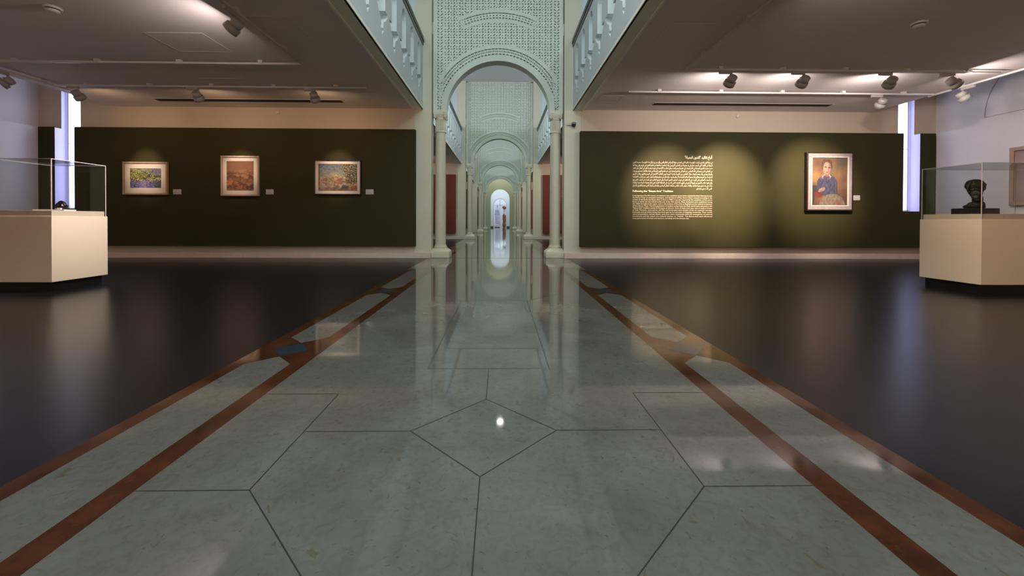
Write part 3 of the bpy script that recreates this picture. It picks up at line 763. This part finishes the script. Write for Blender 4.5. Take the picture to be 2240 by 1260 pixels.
def art_mesh(w_, h_, nx, ny, fn, name, parent, y, bow=0):
    vs_ = [(-w_/2+w_*i/nx, y, h_*j/ny) for j in range(ny+1) for i in range(nx+1)]
    fs = [(j*(nx+1)+i, j*(nx+1)+i+1, (j+1)*(nx+1)+i+1, (j+1)*(nx+1)+i) for j in range(ny) for i in range(nx)]
    me = bpy.data.meshes.new(name); me.from_pydata(vs_, [], fs); me.materials.append(artmat(name+'_paint'))
    ca = me.color_attributes.new('paint', 'FLOAT_COLOR', 'POINT')
    for j in range(ny+1):
        for i in range(nx+1):
            c = fn(i/nx, j/ny); ca.data[j*(nx+1)+i].color = (max(0, c[0]), max(0, c[1]), max(0, c[2]), 1)
    o = bpy.data.objects.new(name, me); COL.objects.link(o); o.parent = parent; return o
def frame_ring(mb, x0, x1, z0, z1, wd, y0, y1, m=0):
    for a, b, c, d in ((x0, x1, z1-wd, z1), (x0, x1, z0, z0+wd), (x0, x0+wd, z0+wd, z1-wd), (x1-wd, x1, z0+wd, z1-wd)):
        mb.bbox(a, b, y0, y1, c, d, .004, m)
def painting(x0, x1, z0, z1, fmat, fw, mount, fn, res, label, depth=.05, mountmat='mount', outer=None, slip=None):
    yw = 9.308
    root = empty('framed_painting', ((x0+x1)/2, yw, z0), label, 'painting')
    hw, H = (x1-x0)/2, z1-z0
    f = MB(); frame_ring(f, -hw, hw, 0, H, fw, -depth, 0); f.build('frame', fmat, root)
    i0, j0 = hw-fw, fw
    if slip:
        s_ = MB(); frame_ring(s_, -i0, i0, j0, H-j0, slip[0], -depth+.008, -.002); tag(s_.build('slip', slip[1], root), slip[2]); i0 -= slip[0]; j0 += slip[0]
    if mount:
        m_ = MB(); frame_ring(m_, -i0, i0, j0, H-j0, mount, -depth+.020, -.010)
        m_.build('mount', M[mountmat], root); i0 -= mount; j0 += mount
    w_, h_ = 2*i0, H-2*j0
    a = art_mesh(w_, h_, res[0], res[1], fn, 'picture', root, -depth+.026); a.location.z = j0
    return root
painting(-8.40, -7.41, 1.43, 2.165, M['oak'], .035, .115, art1, (120, 84), 'framed garden pond painting in a light wood frame, leftmost on the green wall')
painting(-6.225, -5.38, 1.41, 2.312, M['pinkwood'], .035, .085, art2, (90, 108), 'upright brown sepia landscape in a pale frame, middle of the left wall', depth=.055)
painting(-4.15, -3.095, 1.445, 2.235, M['darkframe'], .022, .07, art3, (128, 92), 'colourful hillside and tree painting in a thin dark frame')
painting(7.09, 8.175, 1.125, 2.475, M['darkframe'], .030, 0, art4, (132, 176), 'framed portrait of a seated person in a blue top', depth=.09,
         slip=(.075, M['silverf'], 'silver-grey inner frame'))
# thin pale slip inside the portrait frame
pr_ = [o for o in bpy.data.objects if o.get('label') == 'framed portrait of a seated person in a blue top'][0]
sl = MB(); frame_ring(sl, -.5425+.105, .5425-.105, .105, 1.35-.105, .022, -.088, -.03); tag(sl.build('inner_slip', M['linen'], pr_), 'pale linen slip')
# painting on the right wall, its edge just in view
root = empty('framed_painting', (10.198, 7.05, 1.21), 'wood-framed picture on the right wall beyond the glass case', 'painting', rz=-PI/2)
f = MB(); frame_ring(f, -.85, .85, 0, 1.14, .07, -.06, 0); f.build('frame', mat('rosy_wood_frame', (.42, .27, .19), .5, var=.1, scale=10), root)
a = art_mesh(1.56, 1.0, 40, 30, lambda u, v: lerp((.28, .22, .22), (.38, .29, .26), .5+nz(u, v, 4, 3)+.3*nz(u, v, 15, 1)), 'picture', root, -.03); a.location.z = .07
# picture on the maroon wall of the left gallery's second bay
root = empty('framed_painting', (-3.55, BAY+9.305, 1.38), 'small wood-framed picture on the left maroon wall, seen past the nearest pier', 'painting')
f = MB(); frame_ring(f, -.45, .45, 0, .84, .04, -.05, 0); f.build('frame', M['oak'], root)
a = art_mesh(.82, .76, 24, 20, lambda u, v: lerp((.20, .07, .03), (.34, .15, .07), .5+nz(u, v, 5, 3)), 'picture', root, -.02); a.location.z = .04
# small label cards
def card(x0, x1, z0, z1, label):
    r = empty('wall_label', ((x0+x1)/2, 9.309, z0), label, 'label')
    hw = (x1-x0)/2; b = MB(); b.box(-hw, hw, -.004, 0, 0, z1-z0); b.build('card', M['card'], r)
    t = MB()
    for k in range(6):
        if k == 2: continue
        zz = (z1-z0)*(.86-.13*k); L_ = hw*(1.5 if k % 3 else 1.1)
        t.box(-hw*.85, -hw*.85+L_, -.0046, -.004, zz-.0035, zz)
    t.build('print_lines', M['ink'], r)
card(-7.316, -7.136, 1.445, 1.555, 'small white label card right of the garden pond painting')
card(-5.245, -5.075, 1.452, 1.565, 'small white label card right of the sepia landscape')
card(-3.00, -2.825, 1.462, 1.575, 'small white label card right of the hillside painting')
card(8.244, 8.405, 1.378, 1.49, 'small white label card right of the portrait')

# ------------------------------------------------------------------ wall text
AR = {  # isolated, final, initial, medial
 'ا': (0xFE8D, 0xFE8E, 0, 0), 'أ': (0xFE83, 0xFE84, 0, 0), 'إ': (0xFE87, 0xFE88, 0, 0), 'آ': (0xFE81, 0xFE82, 0, 0), 'ب': (0xFE8F, 0xFE90, 0xFE91, 0xFE92), 'ة': (0xFE93, 0xFE94, 0, 0),
 'ت': (0xFE95, 0xFE96, 0xFE97, 0xFE98), 'ث': (0xFE99, 0xFE9A, 0xFE9B, 0xFE9C), 'ج': (0xFE9D, 0xFE9E, 0xFE9F, 0xFEA0), 'ح': (0xFEA1, 0xFEA2, 0xFEA3, 0xFEA4),
 'خ': (0xFEA5, 0xFEA6, 0xFEA7, 0xFEA8), 'د': (0xFEA9, 0xFEAA, 0, 0), 'ذ': (0xFEAB, 0xFEAC, 0, 0), 'ر': (0xFEAD, 0xFEAE, 0, 0), 'ز': (0xFEAF, 0xFEB0, 0, 0),
 'س': (0xFEB1, 0xFEB2, 0xFEB3, 0xFEB4), 'ش': (0xFEB5, 0xFEB6, 0xFEB7, 0xFEB8), 'ص': (0xFEB9, 0xFEBA, 0xFEBB, 0xFEBC), 'ض': (0xFEBD, 0xFEBE, 0xFEBF, 0xFEC0),
 'ط': (0xFEC1, 0xFEC2, 0xFEC3, 0xFEC4), 'ظ': (0xFEC5, 0xFEC6, 0xFEC7, 0xFEC8), 'ع': (0xFEC9, 0xFECA, 0xFECB, 0xFECC), 'غ': (0xFECD, 0xFECE, 0xFECF, 0xFED0),
 'ف': (0xFED1, 0xFED2, 0xFED3, 0xFED4), 'ق': (0xFED5, 0xFED6, 0xFED7, 0xFED8), 'ك': (0xFED9, 0xFEDA, 0xFEDB, 0xFEDC), 'ل': (0xFEDD, 0xFEDE, 0xFEDF, 0xFEE0),
 'م': (0xFEE1, 0xFEE2, 0xFEE3, 0xFEE4), 'ن': (0xFEE5, 0xFEE6, 0xFEE7, 0xFEE8), 'ه': (0xFEE9, 0xFEEA, 0xFEEB, 0xFEEC), 'و': (0xFEED, 0xFEEE, 0, 0),
 'ى': (0xFEEF, 0xFEF0, 0, 0), 'ي': (0xFEF1, 0xFEF2, 0xFEF3, 0xFEF4), 'ئ': (0xFE89, 0xFE8A, 0xFE8B, 0xFE8C), 'ء': (0xFE80, 0, 0, 0), 'ؤ': (0xFE85, 0xFE86, 0, 0)}
LA = {'ا': 0xFEFB, 'أ': 0xFEF7, 'إ': 0xFEF9, 'آ': 0xFEF5}
def shape(t):
    out = []; i = 0
    while i < len(t):
        ch = t[i]
        if ch not in AR: out.append(ch); i += 1; prev = False; continue
        pj = i > 0 and t[i-1] in AR and AR[t[i-1]][2] != 0 and AR[ch][1] != 0
        if ch == 'ل' and i+1 < len(t) and t[i+1] in LA:
            out.append(chr(LA[t[i+1]]+(1 if pj else 0))); i += 2; continue
        nj = AR[ch][2] != 0 and i+1 < len(t) and t[i+1] in AR and AR[t[i+1]][1] != 0
        if pj and t[i-1] == 'ا': pj = False
        k = 3 if (pj and nj) else 1 if pj else 2 if nj else 0
        out.append(chr(AR[ch][k])); i += 1
    return ''.join(out[::-1])
def text_line(txt, size, bold=0):
    c = bpy.data.curves.new('t', 'FONT'); c.body = txt; c.size = size; c.resolution_u = 2
    o = bpy.data.objects.new('t', c); COL.objects.link(o); bpy.context.view_layer.update()
    dg = bpy.context.evaluated_depsgraph_get(); me = bpy.data.meshes.new_from_object(o.evaluated_get(dg))
    vs_ = [v.co.copy() for v in me.vertices]; fs = [list(p.vertices) for p in me.polygons]
    bpy.data.objects.remove(o); bpy.data.curves.remove(c); bpy.data.meshes.remove(me)
    return vs_, fs
def text_block(name, lines, root, y=-.0015):
    """lines: (text, baseline z, x0, x1 or None, align, size, bold)"""
    mb = MB(); rx, ry, rz_ = root.location
    for txt, z, x0, x1, align, size, bold in lines:
        vs_, fs = text_line(txt, size, bold)
        if not vs_: continue
        a, b = min(v.x for v in vs_), max(v.x for v in vs_)
        if x0 is not None and x1 is not None: sx = (x1-x0)/(b-a); ox = x0-a*sx
        elif align == 'R': sx = 1; ox = x1-b
        else: sx = 1; ox = x0-a
        for e, (dx, dz) in enumerate(((0, 0), (.0022, .0006), (.0011, .0018)) if bold else ((0, 0),)):
            mb.add([(v.x*sx+ox-rx+dx*bold, y-e*.0002, v.y+z-rz_+dz*bold) for v in vs_], fs)
    return mb.build(name, M['text'], root)
wt = empty('wall_text', (4.02, 9.31, .92), 'cream Arabic and English exhibition text on the olive wall', 'wall text')
TX0, TX1 = 3.10, 4.945
text_block('arabic_heading', [(shape('أتباع تقاليد "الفنون الجميلة"'), 2.318, 4.30, 4.935, 'R', .085, 1.3)], wt)
ar = ['في بداية القرن العشرين أنشئت المؤسسات الفنية التي ازدهر من حولها الإبداع في العالم العربي وكان من بين أوائل هذه المؤسسات مدرسة الفنون',
 'الجميلة في القاهرة التي تأسست عام على يد مجموعة من الفنانين الأوروبيين وقد استلهمت مناهجها من تعليم الفنون في باريس وفي روما كما',
 'سعت مدرسة الفنون الجميلة في الدار البيضاء إلى تعليم الرسم والنحت وفق أساليب الأكاديمية في فرنسا وهو ما ظهر في أعمال جيل كامل',
 'من الفنانين الذين درسوا في تلك المدارس ثم عادوا إلى بلدانهم ليعملوا على نشر تعليم الفنون الجميلة في بغداد والقاهرة ودمشق وبيروت',
 'والجزائر وتونس وقد جمعت لوحات هؤلاء الفنانين بين الطبيعة والحياة اليومية وبين التقاليد الأكاديمية في الرسم والتلوين وكانت الصور',
 'الشخصية من أهم موضوعاتهم كما رسموا المناظر الطبيعية والأسواق والبيوت والحدائق في مدنهم وقراهم بأسلوب قريب من أساليب الانطباعية',
 'وقد أسهمت المعارض التي أقيمت في تلك الفترة في تعريف الجمهور بالفنون الحديثة وفي تشجيع الفنانين على البحث عن أسلوب خاص بهم',
 'وكان لعودة طلاب الفنون من أوروبا أثر كبير في تكوين المشهد الفني الحديث في المنطقة العربية وفي قيام جمعيات فنية جديدة وكذلك',
 'نشأت في عدة مدن عربية متاحف وقاعات عرض أتاحت للناس مشاهدة أعمال الرسامين والنحاتين الرواد الذين مهدوا الطريق للأجيال']
al = [(shape(t), 2.212-.0668*k, TX0, TX1, 'R', .058, 0) for k, t in enumerate(ar)]
al.append((shape('التي أتت من بعدهم'), 2.212-.0668*9, 4.58, 4.935, 'R', .058, 0))
text_block('arabic_paragraph', al, wt)
text_block('english_heading', [('Following the “Beaux-Arts” Tradition', 1.545, TX0, 4.03, 'L', .062, 1.3)], wt)
en = ['In the beginning of the 20th century, art institutions were established around which creativity flourished. Following the path',
 'the Prince Yusuf, an education institution, and the School of Fine Arts in Cairo, created according to the',
 'models of the Ecole des Beaux-Arts in Paris in 1908, it was also inspired by the academies of fine arts in',
 'Rome, in which one was trained at the turn of the 19th century. Many institutions were established during',
 'the 1920s throughout the region, such as the Institute of Fine Arts in Baghdad and the colonial institutions',
 'of Fine Arts in Tunis. The first generation of modern artists from the Arab world were educated in the',
 '“Beaux-Arts” tradition mainly by European professors. Some of them were later sent to study in France',
 'or Italy. Portraits, rural scenes, still lifes and landscapes were all part of the art students’ learning,',
 'landscape and portraits being important genres in a process of adapting modernity. Their works',
 'were presented in annual salons, and soon were connected with the emergence of national',
 'movements and the return of a cultural identity, or “Nahda”. The Beaux-Arts style influenced',
 'many generations of artists and teachers, including until the present day.']
el = [(t, 1.448-.0474*k, TX0, TX1 if k < 11 else 4.41, 'L', .043, 0) for k, t in enumerate(en)]
text_block('english_paragraph', el, wt)

wt2 = empty('wall_text', (3.5, BAY+9.31, 1.6), 'pale Arabic text on the maroon wall of the right gallery, second bay', 'wall text')
text_block('arabic_paragraph', [(shape(ar[k]), 2.20-.075*k, 2.70, 4.5, 'R', .058, 0) for k in range(8)], wt2)

# ------------------------------------------------------------------ display cases
def display_case(cx, y0, y1, w_, label, s):
    """inner face (towards the nave) at cx; s = side"""
    x0, x1 = sorted((cx, cx+s*w_))
    root = empty('display_case', ((x0+x1)/2, (y0+y1)/2, 0), label, 'display case')
    hx, hy = (x1-x0)/2, (y1-y0)/2
    b = MB(); b.box(-hx+.035, hx-.035, -hy+.05, hy-.05, 0, .122); tag(b.build('plinth_base', M['black'], root), 'black recessed base')
    b = MB(); b.bbox(-hx, hx, -hy, hy, .122, .922, .004); b.build('cabinet', M['case'], root)
    b = MB(); b.bbox(-hx+.022, hx-.022, -hy+.022, hy-.022, .922, .990, .004); b.build('deck', M['case'], root)
    g = MB(); e = .011; t = .008; gz0, gz1 = .923, 1.618
    X, Y = hx-e, hy-e
    g.box(-X, X, -Y, -Y+t, gz0, gz1-t); g.box(-X, X, Y-t, Y, gz0, gz1-t)
    g.box(-X, -X+t, -Y+t, Y-t, gz0, gz1-t); g.box(X-t, X, -Y+t, Y-t, gz0, gz1-t); g.box(-X, X, -Y, Y, gz1-t, gz1)
    g.build('glass_hood', M['glass'], root)
    ed = MB(); q = .0055
    for sx in (-1, 1):
        for sy in (-1, 1): ed.box(sx*X-q if sx > 0 else -X-.001, X+.001 if sx > 0 else -X+q, sy*Y-q if sy > 0 else -Y-.001, Y+.001 if sy > 0 else -Y+q, gz0, gz1)
    for sy in (-1, 1): ed.box(-X, X, sy*Y-q/2, sy*Y+q/2, gz1-q, gz1+.001)
    for sx in (-1, 1): ed.box(sx*X-q/2, sx*X+q/2, -Y, Y, gz1-q, gz1+.001)
    ed.build('glass_edge', M['glassedge'], root)
    k = MB(); k.lathe([(.008, 0), (.008, .006)], n=12); o = k.build('lock', M['lampm'], root); o.rotation_euler.x = PI/2; o.location = (-s*(hx-.30), -hy+.021, .955)
    return root
display_case(-5.345, 5.0, 5.70, .765, 'cream display case with glass hood holding the small bronze, on the left', -1)
display_case(5.92, 4.85, 5.58, 1.35, 'cream display case with glass hood holding the bronze head, on the right', 1)

def skin_obj(name, verts, edges, radii, m, parent, sub=2, root_i=0):
    me = bpy.data.meshes.new(name); me.from_pydata(verts, edges, []); o = bpy.data.objects.new(name, me); COL.objects.link(o)
    sk = o.modifiers.new('skin', 'SKIN'); sk.use_smooth_shade = True
    for i, rr in enumerate(radii):
        d = me.skin_vertices[0].data[i]; d.radius = rr if isinstance(rr, tuple) else (rr, rr); d.use_root = (i == root_i)
    ss = o.modifiers.new('sub', 'SUBSURF'); ss.levels = sub; ss.render_levels = sub
    bpy.context.view_layer.update(); dg = bpy.context.evaluated_depsgraph_get()
    me2 = bpy.data.meshes.new_from_object(o.evaluated_get(dg)); bpy.data.objects.remove(o); bpy.data.meshes.remove(me)
    o = bpy.data.objects.new(name, me2); COL.objects.link(o); me2.materials.clear(); me2.materials.append(m)
    if parent: o.parent = parent
    return o
def blob(name, parts, m, parent, vox=.006, smooth=6, lump=0, lsc=20):
    """one continuous modelled mass: parts = (centre, radii, (rx, ry, rz) rotation)"""
    from mathutils import Euler
    bm = bmesh.new()
    for c, r, rot in parts:
        g = bmesh.ops.create_icosphere(bm, subdivisions=4, radius=1)
        mt = Matrix.Translation(c)@Euler(rot).to_matrix().to_4x4()@Matrix.Diagonal((*r, 1))
        bmesh.ops.transform(bm, matrix=mt, verts=g['verts'])
    me = bpy.data.meshes.new(name); bm.to_mesh(me); bm.free(); o = bpy.data.objects.new(name, me); COL.objects.link(o)
    rm = o.modifiers.new('r', 'REMESH'); rm.mode = 'VOXEL'; rm.voxel_size = vox
    sm = o.modifiers.new('s', 'SMOOTH'); sm.iterations = smooth; sm.factor = .5
    bpy.context.view_layer.update(); dg = bpy.context.evaluated_depsgraph_get()
    me2 = bpy.data.meshes.new_from_object(o.evaluated_get(dg)); bpy.data.objects.remove(o); bpy.data.meshes.remove(me)
    if lump:
        for v in me2.vertices:
            n = noise.noise(v.co*lsc)+.5*noise.noise(v.co*lsc*2.3); v.co += v.normal*lump*n
    o = bpy.data.objects.new(name, me2); COL.objects.link(o); me2.materials.clear(); me2.materials.append(m)
    me2.polygons.foreach_set('use_smooth', [True]*len(me2.polygons)); o.parent = parent
    return o
# small bronze: crouching figure bent over, with an opening under the back, on a white slab
slab = MB(); slab.bbox(-.20, .20, -.075, .075, 0, .018, .003)
sb_ = slab.build('mount_slab', M['deck'], loc=(-5.695, 5.36, .990)); tag(sb_, 'flat white slab under the small bronze in the left case', 'plinth')
root = empty('small_bronze', (-5.605, 5.36, 1.008), 'small dark bronze of a crouching rounded figure in the left case', 'sculpture')
P_ = [((-.055, 0, .040), (.034, .030, .026), (0, .3, 0)), ((-.040, 0, .066), (.030, .026, .024), (0, -.6, 0)), ((-.012, 0, .094), (.032, .024, .020), (0, -.4, 0)),
      ((.020, 0, .088), (.028, .022, .018), (0, .5, 0)), ((.043, 0, .062), (.026, .020, .016), (0, 1.0, 0)), ((.056, 0, .036), (.020, .019, .020), (0, 0, 0)),
      ((.074, -.004, .046), (.018, .014, .011), (0, -.4, 0)), ((.052, 0, .018), (.016, .016, .016), (0, 0, 0)), ((-.018, 0, .030), (.034, .022, .014), (0, 0, 0)), ((.018, 0, .034), (.034, .020, .012), (0, 0, 0)),
      ((-.03, 0, .055), (.02, .02, .02), (0, 0, 0))]
blob('figure', P_, M['bronze2'], root, .003, 3, .0025, 60)
b = MB(); b.bbox(-.025, .02, -.035, .035, -.001, .022, .002); tag(b.build('support', M['deck'], root), 'white support block')
# bronze head bowed on a neck, with a loop of hair
root = empty('bronze_head', (6.275, 5.22, .991), 'dark bronze bowed head on a block, in the right case', 'sculpture')
b = MB(); b.bbox(-.185, .185, -.12, .12, 0, .076, .004); tag(b.build('block', M['basewood'], root), 'dark brown base block')
P_ = [((-.002, 0, .372), (.100, .092, .080), (0, .12, 0)), ((-.004, 0, .408), (.082, .080, .048), (0, .1, 0)), ((.078, -.01, .386), (.026, .05, .022), (0, .3, 0)),
      ((-.012, -.015, .315), (.072, .072, .062), (0, .25, 0)), ((-.030, -.035, .270), (.058, .060, .060), (0, .3, 0)), ((-.050, -.050, .215), (.036, .040, .040), (0, 0, 0)), ((-.048, -.065, .185), (.026, .026, .022), (0, 0, 0)),
      ((-.055, -.085, .262), (.014, .020, .030), (0, .2, 0)), ((-.046, -.088, .228), (.022, .012, .008), (0, 0, 0)),
      ((-.052, -.068, .318), (.034, .026, .014), (0, .1, 0)),
      ((.030, .015, .250), (.042, .050, .075), (0, .1, 0)), ((.045, .01, .190), (.044, .055, .075), (0, .05, 0)), ((.068, .02, .215), (.022, .045, .090), (0, 0, 0)), ((.055, .01, .120), (.046, .075, .055), (0, 0, 0)),
      ((0, .0, .115), (.065, .085, .050), (0, 0, 0)), ((-.055, -.005, .092), (.060, .085, .030), (0, .35, 0)), ((.08, .01, .10), (.025, .06, .04), (0, 0, 0)),
      ((.055, -.02, .335), (.032, .05, .040), (0, 0, 0)), ((.040, .02, .300), (.03, .05, .04), (0, 0, 0))]
for c_, r_ in (((-.096, -.02, .398), .017), ((-.112, -.02, .375), .016), ((-.122, -.02, .348), .015), ((-.122, -.02, .320), .014), ((-.114, -.02, .295), .013), ((-.102, -.02, .275), .012), ((-.088, -.025, .258), .013), ((-.074, -.03, .240), .017), ((-.085, -.02, .408), .02)):
    P_.append((c_, (r_, r_, r_*1.25), (0, 0, 0)))
blob('head', P_, M['bronze'], root, .004, 4, .005, 34)

# ------------------------------------------------------------------ far sculptures beyond the glass door
root = empty('white_statue', (-.33, 46.0, 0), 'tall white draped statue seen through the far arched door', 'statue')
b = MB(); b.bbox(-.36, .32, -.3, .3, .06, .22, .01); b.build('plinth', M['endwhite'], root)
blob('figure', [((.02, 0, 2.42), (.10, .11, .15), (0, 0, 0)), ((.02, 0, 2.22), (.07, .07, .12), (0, 0, 0)), ((0, 0, 1.88), (.24, .15, .26), (0, 0, 0)), ((-.02, 0, 1.5), (.19, .15, .3), (0, .05, 0)),
    ((-.02, 0, 1.05), (.22, .18, .45), (0, 0, 0)), ((0, 0, .62), (.24, .2, .45), (0, 0, 0)), ((-.2, -.06, 1.62), (.07, .07, .28), (0, .25, 0)), ((.2, 0, 1.6), (.06, .07, .26), (0, -.15, 0)), ((-.16, -.1, 1.3), (.13, .07, .07), (0, .3, 0)), ((0, 0, .3), (.25, .21, .12), (0, 0, 0))],
    M['statue'], root, .025, 4, .02, 7)
b = MB(); b.box(-.28, .26, -.25, .25, 0, .06); b.build('foot', M['black'], root)
root = empty('wooden_sculpture', (.46, 46.3, 0), 'orange-brown wooden sculpture beside the white statue, through the far door', 'sculpture')
blob('trunk', [((.0, 0, .25), (.21, .2, .35), (0, 0, 0)), ((.03, 0, .7), (.2, .19, .4), (0, .1, 0)), ((0, 0, 1.15), (.21, .18, .36), (0, -.1, 0)), ((-.08, 0, .95), (.12, .12, .2), (0, .5, 0))], M['wood'], root, .025, 3, .02, 6).location.z = .05
o = blob('neck', [((-.03, 0, 1.6), (.11, .1, .2), (0, 0, 0)), ((.02, 0, 1.9), (.12, .1, .2), (0, .2, 0))], M['statue'], root, .02, 3); tag(o, 'white middle section')
o = blob('crest', [((-.05, 0, 2.28), (.19, .17, .17), (0, .2, 0)), ((.07, 0, 2.24), (.17, .15, .18), (0, -.2, 0)), ((0, 0, 2.14), (.14, .12, .12), (0, 0, 0))], M['wood'], root, .02, 3); tag(o, 'brown rounded top')

# ------------------------------------------------------------------ added rear bounce spots, then lamps in the galleries beyond (facing the maroon walls)
for s in (-1, 1):
    for k, x in enumerate((4.2, 6.6)):
        spotlight(s*x, -1.6, ZTR, 0, (s*(x+.3), YB, 1.9), 'added unseen spotlight on the rear track, bouncing off the rear wall, %s side, %s' % (sides[s], ['nearer the nave', 'nearer the side wall'][k]), 540, 120, 1, 26, (1, .75, .58))  # added lamps, their bounce off the rear wall fills the galleries
    ltrack('lighting track nearest the rear wall on the %s' % sides[s], tuple(sorted((s*3.2, s*8.4))[:1])+(-1.6,)+tuple(sorted((s*3.2, s*8.4))[1:])+(-1.6,))
    for i in (1, 2, 3):
        ltrack('lighting track in the %s gallery, %s' % (sides[s], ['', 'second bay', 'third bay', 'fourth bay'][i]), tuple(sorted((s*2.4, s*8.4))[:1])+(BAY*i+6.85,)+tuple(sorted((s*2.4, s*8.4))[1:])+(BAY*i+6.85,))
for i, y in ((1, 18.3), (2, 27.4), (3, 36.6)):
    for s in (-1, 1):
        spotlight(s*3.4, BAY*i+6.85, ZTR, 0, (s*3.0, y, 2.3), 'warm spotlight in the %s gallery facing the %s panel wall' % (sides[s], ['', 'first maroon', 'next', 'farthest'][i]), 120 if s > 0 else 40, 100, 1, 8)
GR = {'spotlight': 'track spotlights under the gallery ceilings', 'column': 'cream columns carrying the arch screens', 'arch screen': 'carved arch screens across the nave',
      'balustrade': 'pierced balustrades of the upper galleries', 'lighting track': 'lighting tracks on the gallery ceilings', 'label': 'label cards beside the paintings',
      'smoke detector': 'smoke detectors on the gallery ceilings', 'access hatch': 'access hatches in the gallery ceilings', 'vent': 'slot vents by the green walls',
      'display case': 'display cases on either side', 'painting': 'framed paintings on the gallery walls', 'sensor': 'sensors above the green walls'}
for o in bpy.data.objects:
    if o.parent is None and o.get('category') in GR and 'group' not in o: o['group'] = GR[o['category']]
